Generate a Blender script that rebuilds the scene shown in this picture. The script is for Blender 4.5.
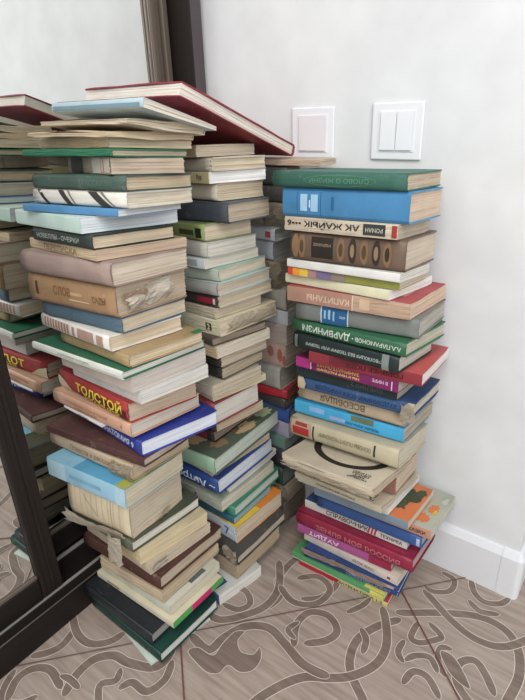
import bpy, bmesh, math, random
from mathutils import Vector, Matrix

# ------------------------------------------------------------------ camera, light, exposure
scene = bpy.context.scene
for o in list(bpy.data.objects):
    bpy.data.objects.remove(o)
COL = scene.collection

cam_data = bpy.data.cameras.new('camera')
cam = bpy.data.objects.new('camera', cam_data)
COL.objects.link(cam)
scene.camera = cam
cam_data.sensor_fit = 'VERTICAL'
cam_data.sensor_height = 36.0
cam_data.lens = 526.43 / 700 * 36.0
cam_data.clip_start = 0.02
_r = Vector((0.8010295, 0.5977655, -0.0320633))
_d = Vector((0.2233698, -0.3481588, -0.9104347))
_f = Vector((-0.5553895, 0.7221231, -0.4124083))
cam.matrix_world = Matrix(((_r.x, -_d.x, -_f.x, 0.77464), (_r.y, -_d.y, -_f.y, -0.89972),
                           (_r.z, -_d.z, -_f.z, 0.92), (0, 0, 0, 1)))

world = bpy.data.worlds.new('room_daylight')
scene.world = world
world.use_nodes = True
world.node_tree.nodes['Background'].inputs[0].default_value = (0.93, 0.96, 1.0, 1)
world.node_tree.nodes['Background'].inputs[1].default_value = 0.62


def area(name, loc, target, size, power, color):
    l = bpy.data.lights.new(name, 'AREA')
    l.shape = 'RECTANGLE'
    l.size, l.size_y = size
    l.energy = power
    l.color = color
    o = bpy.data.objects.new(name, l)
    COL.objects.link(o)
    o.location = loc
    o.rotation_euler = (Vector(target) - Vector(loc)).to_track_quat('-Z', 'Y').to_euler()
    return o


area('assumed_window_light', (2.6, -1.9, 1.9), (0.2, -0.2, 0.5), (1.6, 1.6), 62, (0.96, 0.98, 1.0))  # assumed key light from the right, behind the camera; no window is modelled
area('added_overhead_light', (0.9, -1.5, 2.6), (0.4, -0.3, 0.4), (0.9, 0.9), 26, (1.0, 0.97, 0.93))  # added soft warm area light, high behind the camera, aimed at the stacks

scene.view_settings.view_transform = 'Standard'
scene.view_settings.look = 'None'
scene.view_settings.exposure = 0.0
scene.view_settings.gamma = 1.0
scene.view_settings.use_curve_mapping = False

# ------------------------------------------------------------------ materials


def lin(h):
    h = h.lstrip('#')
    out = []
    for i in (0, 2, 4):
        c = int(h[i:i + 2], 16) / 255
        out.append(c / 12.92 if c <= 0.04045 else ((c + 0.055) / 1.055) ** 2.4)
    return out


MATS = {}


def nodes_of(name):
    m = bpy.data.materials.new(name)
    m.use_nodes = True
    nt = m.node_tree
    return m, nt, nt.nodes['Principled BSDF']


def scaled(c, k):
    return [min(1, v * k) for v in c] + [1]


def mat_noise(name, h, rough=0.6, scale=14, lo=0.86, hi=1.08, detail=5, stretch=(1, 1, 1), bump=0.0, metallic=0.0, spec=0.5, wear=0.0, wear_color='#cdbfa8'):
    key = (name, h, rough, scale, lo, hi, stretch, bump, wear)
    if key in MATS:
        return MATS[key]
    m, nt, p = nodes_of(name)
    c = lin(h)
    tc = nt.nodes.new('ShaderNodeTexCoord')
    mp = nt.nodes.new('ShaderNodeMapping')
    mp.inputs['Scale'].default_value = stretch
    nz = nt.nodes.new('ShaderNodeTexNoise')
    nz.inputs['Scale'].default_value = scale
    nz.inputs['Detail'].default_value = detail
    rp = nt.nodes.new('ShaderNodeValToRGB')
    rp.color_ramp.elements[0].position = 0.3
    rp.color_ramp.elements[0].color = scaled(c, lo)
    rp.color_ramp.elements[1].position = 0.7
    rp.color_ramp.elements[1].color = scaled(c, hi)
    nt.links.new(tc.outputs['Object'], mp.inputs[0])
    nt.links.new(mp.outputs[0], nz.inputs['Vector'])
    nt.links.new(nz.outputs['Fac'], rp.inputs[0])
    out = rp.outputs[0]
    if wear > 0:
        n2 = nt.nodes.new('ShaderNodeTexNoise')
        n2.inputs['Scale'].default_value = 55
        n2.inputs['Detail'].default_value = 8
        n2.inputs['Roughness'].default_value = 0.7
        r2 = nt.nodes.new('ShaderNodeValToRGB')
        r2.color_ramp.elements[0].position = 0.60
        r2.color_ramp.elements[0].color = (0, 0, 0, 1)
        r2.color_ramp.elements[1].position = 0.78
        r2.color_ramp.elements[1].color = (wear, wear, wear, 1)
        mx = nt.nodes.new('ShaderNodeMix')
        mx.data_type = 'RGBA'
        nt.links.new(tc.outputs['Object'], n2.inputs['Vector'])
        nt.links.new(n2.outputs['Fac'], r2.inputs[0])
        nt.links.new(r2.outputs[0], mx.inputs[0])
        nt.links.new(out, mx.inputs[6])
        mx.inputs[7].default_value = lin(wear_color) + [1]
        out = mx.outputs[2]
    nt.links.new(out, p.inputs['Base Color'])
    p.inputs['Roughness'].default_value = rough
    p.inputs['Metallic'].default_value = metallic
    p.inputs['Specular IOR Level'].default_value = spec
    if bump > 0:
        bp = nt.nodes.new('ShaderNodeBump')
        bp.inputs['Strength'].default_value = bump
        bp.inputs['Distance'].default_value = 0.002
        nt.links.new(nz.outputs['Fac'], bp.inputs['Height'])
        nt.links.new(bp.outputs[0], p.inputs['Normal'])
    MATS[key] = m
    return m


def mute(h, k, up=0.0):
    """colour greyed and slightly lifted, with washed-out haze put into the tone"""
    r, g, b = (int(h.lstrip('#')[i:i + 2], 16) / 255 for i in (0, 2, 4))
    y = 0.3 * r + 0.59 * g + 0.11 * b
    return '#' + ''.join('%02x' % round(255 * min(1, max(0, y + (c - y) * k + up))) for c in (r, g, b))


def cover_mat(h, old=0, glossy=0):
    h = mute(h, 0.86, 0.012)
    return mat_noise('book_cover', h, 0.42 if glossy else 0.62, 16, 0.84, 1.10, spec=0.35, wear=0.45 if old else 0.14)


def print_mat(h):
    return mat_noise('printed_ink', h, 0.6, 40, 0.9, 1.08, spec=0.3)


def paper_mat(h):
    h = mute(h, 0.72, 0.035)
    key = ('paper', h)
    if key in MATS:
        return MATS[key]
    m, nt, p = nodes_of('book_pages')
    c = lin(h)
    tc = nt.nodes.new('ShaderNodeTexCoord')
    mp = nt.nodes.new('ShaderNodeMapping')
    mp.inputs['Scale'].default_value = (3, 3, 420)
    nz = nt.nodes.new('ShaderNodeTexNoise')
    nz.inputs['Scale'].default_value = 2.2
    nz.inputs['Detail'].default_value = 4
    rp = nt.nodes.new('ShaderNodeValToRGB')
    rp.color_ramp.elements[0].position = 0.32
    rp.color_ramp.elements[0].color = scaled(c, 0.8)
    rp.color_ramp.elements[1].position = 0.62
    rp.color_ramp.elements[1].color = scaled(c, 1.1)
    n2 = nt.nodes.new('ShaderNodeTexNoise')
    n2.inputs['Scale'].default_value = 22
    n2.inputs['Detail'].default_value = 5
    mx = nt.nodes.new('ShaderNodeMix')
    mx.data_type = 'RGBA'
    mx.blend_type = 'MULTIPLY'
    mx.inputs[0].default_value = 0.22
    r2 = nt.nodes.new('ShaderNodeValToRGB')
    r2.color_ramp.elements[0].position = 0.35
    r2.color_ramp.elements[0].color = (0.72, 0.6, 0.45, 1)
    r2.color_ramp.elements[1].position = 0.65
    r2.color_ramp.elements[1].color = (1, 1, 1, 1)
    nt.links.new(tc.outputs['Object'], mp.inputs[0])
    nt.links.new(mp.outputs[0], nz.inputs['Vector'])
    nt.links.new(nz.outputs['Fac'], rp.inputs[0])
    nt.links.new(tc.outputs['Object'], n2.inputs['Vector'])
    nt.links.new(n2.outputs['Fac'], r2.inputs[0])
    nt.links.new(rp.outputs[0], mx.inputs[6])
    nt.links.new(r2.outputs[0], mx.inputs[7])
    nt.links.new(mx.outputs[2], p.inputs['Base Color'])
    p.inputs['Roughness'].default_value = 0.85
    p.inputs['Specular IOR Level'].default_value = 0.15
    MATS[key] = m
    return m


# ------------------------------------------------------------------ mesh helpers


def link(name, me, parent=None, mats=()):
    o = bpy.data.objects.new(name, me)
    COL.objects.link(o)
    for m in mats:
        me.materials.append(m)
    if parent:
        o.parent = parent
    return o


def from_bm(name, bm, parent=None, mats=(), smooth=False):
    me = bpy.data.meshes.new(name)
    bmesh.ops.recalc_face_normals(bm, faces=bm.faces)
    if smooth:
        for f in bm.faces:
            f.smooth = True
    bm.to_mesh(me)
    bm.free()
    return link(name, me, parent, mats)


def add_box(bm, lo, hi, bevel=0.0, mi=0):
    x0, y0, z0 = lo
    x1, y1, z1 = hi
    v = [bm.verts.new(p) for p in ((x0, y0, z0), (x1, y0, z0), (x1, y1, z0), (x0, y1, z0), (x0, y0, z1), (x1, y0, z1), (x1, y1, z1), (x0, y1, z1))]
    fs = []
    for idx in ((0, 3, 2, 1), (4, 5, 6, 7), (0, 1, 5, 4), (1, 2, 6, 5), (2, 3, 7, 6), (3, 0, 4, 7)):
        f = bm.faces.new([v[i] for i in idx])
        f.material_index = mi
        fs.append(f)
    if bevel > 0:
        es = {e for f in fs for e in f.edges}
        bmesh.ops.bevel(bm, geom=list(es), offset=bevel, segments=2, affect='EDGES', profile=0.5)
    return v


def add_prism(bm, prof, x0, x1, nx=1, mi=0, move=None):
    """profile of (y, z) points swept along x"""
    rings = []
    for i in range(nx + 1):
        x = x0 + (x1 - x0) * i / nx
        rings.append([bm.verts.new(move(x, y, z) if move else (x, y, z)) for y, z in prof])
    n = len(prof)
    for i in range(nx):
        for j in range(n):
            f = bm.faces.new((rings[i][j], rings[i][(j + 1) % n], rings[i + 1][(j + 1) % n], rings[i + 1][j]))
            f.material_index = mi
    for ring in (rings[0], rings[-1]):
        f = bm.faces.new(ring)
        f.material_index = mi


def tag(o, label=None, cat=None, group=None, kind=None):
    if label:
        o['label'] = label
    if cat:
        o['category'] = cat
    if group:
        o['group'] = group
    if kind:
        o['kind'] = kind
    return o


def empty(name, mw):
    o = bpy.data.objects.new(name, None)
    o.empty_display_size = 0.05
    COL.objects.link(o)
    o.matrix_world = mw
    return o


# ------------------------------------------------------------------ the room
wall_m = mat_noise('wallpaper', '#dbdcdc', 0.85, 11, 0.91, 1.03, detail=12, bump=0.5, spec=0.15)
skirt_m = mat_noise('white_skirting', '#dcdddf', 0.38, 3, 0.98, 1.01, spec=0.4)
WY = 0.012                     # wall surface behind the skirting face
bm = bmesh.new()
add_box(bm, (-0.75, WY, 0), (0.695, 1.9, 2.7))
tag(from_bm('wall_back', bm, None, [wall_m]), kind='structure')
bm = bmesh.new()
sk = [(WY, 0), (0, 0), (0, 0.0985), (0.0065, 0.1125), (WY, 0.1135)]
add_prism(bm, sk, -0.04, 0.666)
tag(from_bm('baseboard_back', bm, None, [skirt_m]), kind='structure')
# the corner cap and the piece running along the return of the wall
bm = bmesh.new()
capz = [(0.0, 0.0), (0.0, 0.0995), (0.0068, 0.1138), (0.0125, 0.1148)]
add_prism(bm, [(WY, 0), (-0.0008, 0), (-0.0008, 0.0993), (0.006, 0.1134), (WY, 0.1145)], 0.6662, 0.695)
rings = []
for k in range(7):
    a = math.pi / 2 * k / 6
    dx, dy = math.sin(a), -math.cos(a)
    rings.append([bm.verts.new((0.695 + dx * r, WY + dy * r, z)) for r, z in ((0.0128, 0), (0.0128, 0.0993), (0.006, 0.1134), (0.0, 0.1145), (0.0, 0.0))])
for k in range(6):
    for j in range(4):
        bm.faces.new((rings[k][j], rings[k][j + 1], rings[k + 1][j + 1], rings[k + 1][j]))
tag(from_bm('trim_corner', bm, None, [skirt_m]), kind='structure')
bm = bmesh.new()
prof = [(0.695, 0), (0.7078, 0), (0.7078, 0.0985), (0.701, 0.1125), (0.695, 0.1135)]
r0 = [bm.verts.new((x, WY, z)) for x, z in prof]
r1 = [bm.verts.new((x, 1.9, z)) for x, z in prof]
for j in range(5):
    bm.faces.new((r0[j], r0[(j + 1) % 5], r1[(j + 1) % 5], r1[j]))
bm.faces.new(r0)
bm.faces.new(r1)
tag(from_bm('baseboard_return', bm, None, [skirt_m]), kind='structure')

# floor: wood-look tiles laid diagonally with inlaid scrolls
def wood_mat(name, a, b, rot):
    m, nt, p = nodes_of(name)
    tc = nt.nodes.new('ShaderNodeTexCoord')
    mp = nt.nodes.new('ShaderNodeMapping')
    mp.inputs['Rotation'].default_value = (0, 0, math.radians(rot))
    mp.inputs['Scale'].default_value = (5, 60, 1)
    nz = nt.nodes.new('ShaderNodeTexNoise')
    nz.inputs['Scale'].default_value = 1.6
    nz.inputs['Detail'].default_value = 7
    nz.inputs['Distortion'].default_value = 0.6
    rp = nt.nodes.new('ShaderNodeValToRGB')
    rp.color_ramp.elements[0].position = 0.3
    rp.color_ramp.elements[0].color = lin(a) + [1]
    rp.color_ramp.elements[1].position = 0.72
    rp.color_ramp.elements[1].color = lin(b) + [1]
    nt.links.new(tc.outputs['Object'], mp.inputs[0])
    nt.links.new(mp.outputs[0], nz.inputs['Vector'])
    nt.links.new(nz.outputs['Fac'], rp.inputs[0])
    nt.links.new(rp.outputs[0], p.inputs['Base Color'])
    p.inputs['Roughness'].default_value = 0.42
    p.inputs['Specular IOR Level'].default_value = 0.35
    return m


tile_m = wood_mat('wood_look_tile', '#8b7b70', '#aa9b90', 52)
band_m = wood_mat('dark_scroll_inlay', '#6a5a51', '#83736a', 52)
line_m = mat_noise('pale_scroll_outline', '#d0c6b9', 0.5, 30, 0.9, 1.05)
grout_m = mat_noise('red_brown_grout', '#6d3f38', 0.8, 60, 0.85, 1.1)
grout2_m = mat_noise('brown_grout', '#6a5146', 0.8, 60, 0.85, 1.1)
FX0, FX1, FY0, FY1 = -0.75, 2.6, -2.6, 1.9
bm = bmesh.new()
v = [bm.verts.new(p) for p in ((FX0, FY0, 0), (FX1, FY0, 0), (FX1, FY1, 0), (FX0, FY1, 0))]
bm.faces.new(v)
vb = [bm.verts.new((q.co.x, q.co.y, -0.03)) for q in v]
bm.faces.new(vb[::-1])
for i in range(4):
    bm.faces.new((v[i], vb[i], vb[(i + 1) % 4], v[(i + 1) % 4]))


def spline(pts, closed=False, n=6):
    out = []
    P = [Vector(p) for p in pts]
    m = len(P)
    for i in range(m if closed else m - 1):
        if closed:
            a, b, c, d = P[i - 1], P[i], P[(i + 1) % m], P[(i + 2) % m]
        else:
            a, b, c, d = P[max(i - 1, 0)], P[i], P[i + 1], P[min(i + 2, m - 1)]
        for k in range(n):
            t = k / n
            out.append(0.5 * ((2 * b) + (c - a) * t + (2 * a - 5 * b + 4 * c - d) * t * t + (3 * b - a - 3 * c + d) * t ** 3))
    if not closed:
        out.append(P[-1])
    return out


def ribbon(pts, offs, w, z, mi, cap=0.0):
    n = len(pts)
    run = [0.0]
    for i in range(1, n):
        run.append(run[-1] + (pts[i] - pts[i - 1]).length)
    row = []
    for i in range(n):
        t = (pts[min(i + 1, n - 1)] - pts[max(i - 1, 0)])
        if t.length < 1e-9:
            continue
        t.normalize()
        nv = Vector((-t.y, t.x))
        k = 1.0
        if cap:
            e = min(run[i], run[-1] - run[i]) / cap
            k = math.sqrt(max(0.0004, 1 - (1 - min(e, 1)) ** 2))
        p = pts[i] + nv * offs * k
        z += 4e-7
        ww = w * k if mi == 1 else w
        row.append((bm.verts.new((*(p + nv * ww / 2), z)), bm.verts.new((*(p - nv * ww / 2), z))))
    for (a, b), (c, d) in zip(row, row[1:]):
        f = bm.faces.new((a, b, d, c))
        f.material_index = mi


STROKES = [(0.017, [(0.5369, -0.1702), (0.5053, -0.2116), (0.4866, -0.2589), (0.4924, -0.3017), (0.5114, -0.3298), (0.5464, -0.3563), (0.5706, -0.3789)]), (0.017, [(0.492, -0.1653), (0.5161, -0.1986), (0.5367, -0.2435), (0.5355, -0.2875), (0.5114, -0.3298), (0.4815, -0.3556), (0.4458, -0.3788), (0.4211, -0.4119), (0.3991, -0.4617), (0.3977, -0.4931)]), (0.017, [(0.5192, -0.1633), (0.5411, -0.1506), (0.5942, -0.113), (0.6578, -0.0792), (0.7064, -0.0798), (0.7364, -0.1089), (0.7498, -0.1597), (0.745, -0.2143), (0.7406, -0.2473)]), (0.016, [(0.5437, -0.078), (0.5837, -0.1006), (0.6202, -0.1195), (0.6658, -0.1317), (0.7096, -0.1206), (0.7426, -0.0824), (0.7679, -0.0362)]), (0.015, [(0.7259, -0.2217), (0.7031, -0.1931), (0.6791, -0.176), (0.6584, -0.1954), (0.6628, -0.2306), (0.6868, -0.2518), (0.7127, -0.2614)]), (0.013, [(0.6398, -0.1776), (0.6204, -0.1865), (0.6249, -0.2145), (0.6474, -0.2372)]), (0.013, [(0.575, -0.2501), (0.5874, -0.2293), (0.6111, -0.2173), (0.6335, -0.2382)]), (0.014, [(0.5898, -0.2936), (0.5962, -0.2603), (0.6218, -0.2554), (0.6523, -0.2806)]), (0.013, [(0.5657, -0.1554), (0.5665, -0.1971), (0.585, -0.1992), (0.6071, -0.1759), (0.6118, -0.1624), (0.5808, -0.1474)]), (0.014, [(0.6167, 0.0049), (0.6319, -0.0251), (0.6557, -0.0382), (0.6831, -0.0247), (0.6956, 0.0018)]), (0.013, [(0.5586, -0.013), (0.5884, -0.0182), (0.591, -0.0508), (0.565, -0.0722), (0.5425, -0.0694)]), (0.013, [(0.4653, -0.1605), (0.4591, -0.1885), (0.4406, -0.2216)]), (0.016, [(0.2843, -0.1498), (0.2782, -0.1892), (0.2837, -0.2354), (0.3092, -0.2644), (0.3041, -0.3066)]), (0.014, [(0.3384, -0.1607), (0.372, -0.1538), (0.3917, -0.1755), (0.3797, -0.2208), (0.3473, -0.2467)]), (0.017, [(0.252, -0.1866), (0.2944, -0.247), (0.2998, -0.3009), (0.276, -0.3463), (0.2442, -0.38), (0.2072, -0.3836)]), (0.015, [(0.2915, -0.2428), (0.3395, -0.2611), (0.3806, -0.2381), (0.3865, -0.1916), (0.3483, -0.177), (0.3124, -0.2088)]), (0.018, [(0.2168, -0.4373), (0.268, -0.4418), (0.2765, -0.4054), (0.2947, -0.3634), (0.3329, -0.3391), (0.3765, -0.3472), (0.4218, -0.3614), (0.4555, -0.3606), (0.4805, -0.354)]), (0.016, [(0.3976, -0.3448), (0.3751, -0.3038), (0.3802, -0.2643), (0.4147, -0.2483), (0.4457, -0.2671), (0.4392, -0.2977), (0.407, -0.3281)]), (0.016, [(0.0222, -0.5591), (0.0332, -0.5961), (0.0242, -0.6226), (0.0034, -0.6472)]), (0.016, [(-0.0163, -0.5415), (0.0333, -0.5647), (0.0742, -0.5644), (0.1024, -0.5392), (0.1109, -0.5071)]), (0.016, [(0.0475, -0.7175), (0.025, -0.6858), (0.0313, -0.656), (0.0606, -0.6399), (0.1079, -0.6487)]), (0.018, [(0.1216, -0.656), (0.1064, -0.6187), (0.1076, -0.5803), (0.1319, -0.5533), (0.1643, -0.5471), (0.208, -0.5278), (0.2177, -0.502), (0.208, -0.4719)]), (0.014, [(0.1927, -0.634), (0.1572, -0.6047), (0.1733, -0.5822), (0.1614, -0.561)]), (0.015, [(0.1892, -0.5906), (0.1997, -0.5678), (0.2338, -0.5631), (0.2439, -0.5296), (0.2283, -0.4944)]), (0.014, [(0.2109, -0.3026), (0.245, -0.2974), (0.2701, -0.316), (0.259, -0.3413), (0.223, -0.3492)]), (0.012, [(0.3916, -0.3289), (0.3672, -0.3201), (0.3766, -0.2919)]), (0.014, [(0.4789, -0.2357), (0.4999, -0.2521), (0.5076, -0.2837)]), (0.013, [(0.5597, -0.2096), (0.559, -0.2399), (0.5773, -0.2555)]), (0.014, [(0.628, -0.0518), (0.6561, -0.0666), (0.6899, -0.0511)]), (0.014, [(-0.0452, -0.6389), (-0.0347, -0.6694), (-0.0423, -0.6966)]), (0.013, [(0.1341, -0.63), (0.1038, -0.6295), (0.0825, -0.6357)])]
LEAVES = [[(0.2399, -0.4667), (0.2672, -0.4739), (0.2966, -0.4762), (0.3155, -0.465), (0.3191, -0.444), (0.3452, -0.4415), (0.3621, -0.4249), (0.3613, -0.3998), (0.3455, -0.3818), (0.3433, -0.4006), (0.3213, -0.4089), (0.3025, -0.3947), (0.3015, -0.372), (0.2854, -0.386), (0.2829, -0.4188), (0.2837, -0.4454), (0.2498, -0.4498)], [(0.6217, -0.1953), (0.6422, -0.1904), (0.6681, -0.2091), (0.688, -0.2342), (0.6614, -0.2316), (0.6412, -0.2192)]]
GROUT_CROSS = (0.5084, -0.1089)

U = Vector((math.cos(math.radians(48)), math.sin(math.radians(48))))
V = Vector((U.y, -U.x))
TILE = 0.458
# the same scrolls come round again every second tile
for off in (Vector((0, 0)), V * 2 * TILE, -U * 2 * TILE, (V - U) * 2 * TILE, (V + U) * 2 * TILE):
    zl = 0.0003
    for w, pts in STROKES:
        sp = [q + off for q in spline(pts)]
        zl += 0.00002
        ribbon(sp, 0, w, zl, 1, 0.018)
        zl += 0.00002
        ribbon(sp, w / 2, 0.0012, zl, 2, 0.018)
        zl += 0.00002
        ribbon(sp, -w / 2, 0.0012, zl, 2, 0.018)
    for pts in LEAVES:
        sp = [q + off for q in spline(pts, True, 4)]
        zl += 0.00002
        f = bm.faces.new([bm.verts.new((*p, zl)) for p in sp])
        f.material_index = 1
        zl += 0.00002
        ribbon(sp + [sp[0]], 0, 0.0012, zl, 2)
base = Vector(GROUT_CROSS)
for k in range(-6, 7):
    o_ = base + V * TILE * k
    ribbon([o_ - U * 4, o_ + U * 4], 0, 0.0022, zl + 0.0002, 4)
    o_ = base + U * TILE * k
    ribbon([o_ - V * 4, o_ + V * 4], 0, 0.003, zl + 0.0003, 3)
# trim what runs past the floor's edges
geom = bm.verts[:] + bm.edges[:] + bm.faces[:]
for co, no in (((FX0, 0, 0), (-1, 0, 0)), ((FX1, 0, 0), (1, 0, 0)), ((0, FY0, 0), (0, -1, 0)), ((0, FY1, 0), (0, 1, 0))):
    bmesh.ops.bisect_plane(bm, geom=bm.verts[:] + bm.edges[:] + bm.faces[:], plane_co=co, plane_no=no, clear_outer=True)
for f in bm.faces:
    if f.material_index and f.normal.z < 0:
        f.normal_flip()
me = bpy.data.meshes.new('floor')
bm.normal_update()
for f in bm.faces:
    if f.material_index and f.normal.z < 0:
        f.normal_flip()
bm.to_mesh(me)
bm.free()
tag(link('floor', me, None, [tile_m, band_m, line_m, grout_m, grout2_m]), kind='structure')

# ------------------------------------------------------------------ mirrored wardrobe
wenge = mat_noise('dark_wenge', '#201815', 0.5, 5, 0.82, 1.15, stretch=(30, 30, 1.2), spec=0.35)
wenge_h = mat_noise('shaded_wenge_rail', '#17110f', 0.5, 5, 0.82, 1.15, stretch=(30, 1.2, 30), spec=0.35)  # darker than the stile wenge: shade behind the stack put into the colour
edge_m = mat_noise('grey_wenge_edge', '#4b4345', 0.5, 5, 0.9, 1.1, stretch=(30, 30, 1.2), spec=0.35)
bronze = mat_noise('bronze_profile', '#6b6056', 0.38, 4, 0.92, 1.08, stretch=(20, 20, 1), metallic=0.35, spec=0.5)
steel = mat_noise('satin_track', '#a5a09a', 0.4, 6, 0.95, 1.05, metallic=0.4)
mir, nt_, p_ = nodes_of('mirror_glass')
p_.inputs['Metallic'].default_value = 1.0
p_.inputs['Roughness'].default_value = 0.004
nzm = nt_.nodes.new('ShaderNodeTexNoise')
nzm.inputs['Scale'].default_value = 3.0
rpm = nt_.nodes.new('ShaderNodeValToRGB')
rpm.color_ramp.elements[0].color = (0.82, 0.84, 0.82, 1)
rpm.color_ramp.elements[1].color = (0.86, 0.87, 0.855, 1)
nt_.links.new(nzm.outputs['Fac'], rpm.inputs[0])
nt_.links.new(rpm.outputs[0], p_.inputs['Base Color'])

HT = 2.35
w = empty('sliding_door_wardrobe', Matrix.Translation((-0.35, -1.0, 0)))
tag(w, 'dark wenge wardrobe carcass with plinth and end panel against the wall', 'wardrobe')


def wpart(name, lo, hi, m, par=None, bevel=0.0015, origin=(-0.35, -1.0, 0)):
    b_ = bmesh.new()
    add_box(b_, [a - c for a, c in zip(lo, origin)], [a - c for a, c in zip(hi, origin)], bevel)
    return from_bm(name, b_, par if par else w, [m])


wpart('plinth', (-0.7, -2.0, 0.0), (0.0, -0.0305, 0.0665), wenge_h)
wpart('end_panel', (-0.7, -0.0295, 0.0), (-0.04, -0.001, HT), wenge)
wpart('panel_edge_band', (-0.0399, -0.0297, 0.068), (-0.0388, -0.0008, HT), edge_m, bevel=0.0002)
wpart('back_panel', (-0.7, -2.0, 0.067), (-0.69, -0.03, HT), wenge)
wpart('top_panel', (-0.689, -2.0, HT - 0.03), (-0.041, -0.03, HT), wenge)
wpart('lower_track', (-0.028, -2.0, 0.0666), (-0.0235, -0.031, 0.0715), steel, bevel=0.0008)
wpart('lower_track', (-0.098, -2.0, 0.0666), (-0.092, -0.031, 0.0735), steel, bevel=0.0008)
wpart('track_lip', (-0.0015, -2.0, 0.0668), (0.0004, -0.031, 0.0685), bronze, bevel=0.0003)


def sliding_door(name, label, face, y0, y1, stile0, stile1):
    org = (face - 0.02, (y0 + y1) / 2, 0.0745)
    d = empty(name, Matrix.Translation(org))
    tag(d, label, 'mirror door')
    rail = 0.052
    wpart('mirror_panel', (face - 0.012, y0 + stile0, 0.0745 + rail), (face - 0.006, y1 - stile1, HT - 0.06), mir, d, 0.0, org)
    wpart('bottom_rail', (face - 0.03, y0 + stile0, 0.0745), (face, y1 - stile1, 0.0745 + rail - 0.0003), wenge_h, d, 0.002, org)
    wpart('rail_bead', (face - 0.006, y0 + stile0, 0.0745 + rail - 0.0002), (face - 0.002, y1 - stile1, 0.0745 + rail + 0.007), bronze, d, 0.001, org)
    wpart('top_rail', (face - 0.03, y0 + stile0, HT - 0.06), (face, y1 - stile1, HT - 0.031), wenge_h, d, 0.002, org)
    return d, org


df, of = sliding_door('mirror_sliding_door', 'front mirrored sliding door with dark stile, at the left edge of the photo', -0.022, -1.5, -0.540, 0.045, 0.045)
for nm, (ya, yb), dx, m in (('stile', (-1.5, -1.4551), 0.0, wenge), ('stile', (-0.5849, -0.540), 0.0, wenge)):
    wpart(nm, (-0.056, ya, 0.0745), (-0.022, yb, HT - 0.031), m, df, 0.003, of)
wpart('stile_bead', (-0.0219, -0.5845, 0.09), (-0.0185, -0.576, HT - 0.05), wenge, df, 0.0012, of)
wpart('stile_bead', (-0.0219, -0.5635, 0.09), (-0.0190, -0.556, HT - 0.05), wenge, df, 0.0012, of)
db, ob = sliding_door('mirror_sliding_door', 'rear mirrored sliding door reflecting the books, ending in a bronze profile at the wall', -0.102, -0.96, -0.033, 0.045, 0.05)
wpart('stile', (-0.132, -0.96, 0.0745), (-0.102, -0.9151, HT - 0.031), wenge, db, 0.003, ob)
wpart('stile', (-0.132, -0.0829, 0.0745), (-0.104, -0.033, HT - 0.031), bronze, db, 0.002, ob)
wpart('stile_bead', (-0.1039, -0.0825, 0.09), (-0.096, -0.066, HT - 0.05), bronze, db, 0.003, ob)
wpart('stile_bead', (-0.1039, -0.052, 0.09), (-0.094, -0.036, HT - 0.05), bronze, db, 0.003, ob)

# ------------------------------------------------------------------ wall switches
white_pl = mat_noise('white_plastic', '#e3e3e6', 0.3, 2, 0.985, 1.0, spec=0.4)
pink_pl = mat_noise('faintly_pink_plastic', '#dcd7d9', 0.3, 2, 0.985, 1.0, spec=0.4)


def switch(cx, cz, keys, label, key_m):
    s = empty('light_switch', Matrix.Translation((cx, WY, cz)))
    tag(s, label, 'switch')
    hw, hh = 0.0455, 0.0452
    b_ = bmesh.new()
    # frame: an outer plate with a raised, bevelled rim around the keys
    add_box(b_, (-hw, -0.0055, -hh), (hw, -0.0002, hh), 0.002)
    add_box(b_, (-hw * 0.72, -0.0066, -hh * 0.72), (hw * 0.72, -0.0054, hh * 0.72), 0.0006)
    from_bm('frame', b_, s, [white_pl])
    kw = hw * 1.28 / keys
    for i in range(keys):
        b_ = bmesh.new()
        x0 = -hw * 0.64 + i * kw
        vv = add_box(b_, (x0 + 0.0005, -0.0088, -hh * 0.66), (x0 + kw - 0.0005, -0.0067, hh * 0.69), 0.0)
        for q in vv:
            if q.co.y < -0.008:
                q.co.y += 0.0009 * (q.co.z / hh)
        bmesh.ops.bevel(b_, geom=b_.edges[:], offset=0.0009, segments=2, affect='EDGES')
        from_bm('rocker_key', b_, s, [key_m])
    return s


switch(0.2125, 0.8790, 1, 'white square wall switch with one faintly pink key, left of the pair', pink_pl)
switch(0.3790, 0.8820, 2, 'white square wall switch with two narrow keys above the green book', white_pl)

# ------------------------------------------------------------------ books
FONT_CACHE = {}


def text_mesh(txt):
    if txt in FONT_CACHE:
        return FONT_CACHE[txt]
    cu = bpy.data.curves.new('lettering', 'FONT')
    cu.body = txt
    cu.align_x = 'CENTER'
    cu.size = 1.0
    cu.resolution_u = 2
    cu.space_line = 0.85
    cu.offset = 0.022
    o = bpy.data.objects.new('lettering_tmp', cu)
    COL.objects.link(o)
    dg = bpy.context.evaluated_depsgraph_get()
    dg.update()
    me = bpy.data.meshes.new_from_object(o.evaluated_get(dg))
    bpy.data.objects.remove(o)
    vs = [v_.co.copy() for v_ in me.vertices]
    fs = [list(p.vertices) for p in me.polygons]
    bpy.data.meshes.remove(me)
    xs = [q.x for q in vs]
    ys = [q.y for q in vs]
    cx, cy = (min(xs) + max(xs)) / 2, (min(ys) + max(ys)) / 2
    vs = [(q.x - cx, q.y - cy) for q in vs]
    FONT_CACHE[txt] = (vs, fs, max(xs) - min(xs), max(ys) - min(ys))
    return FONT_CACHE[txt]


KIND = {'h': 'hardcover_book', 'p': 'paperback_book', 'm': 'magazine'}


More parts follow.
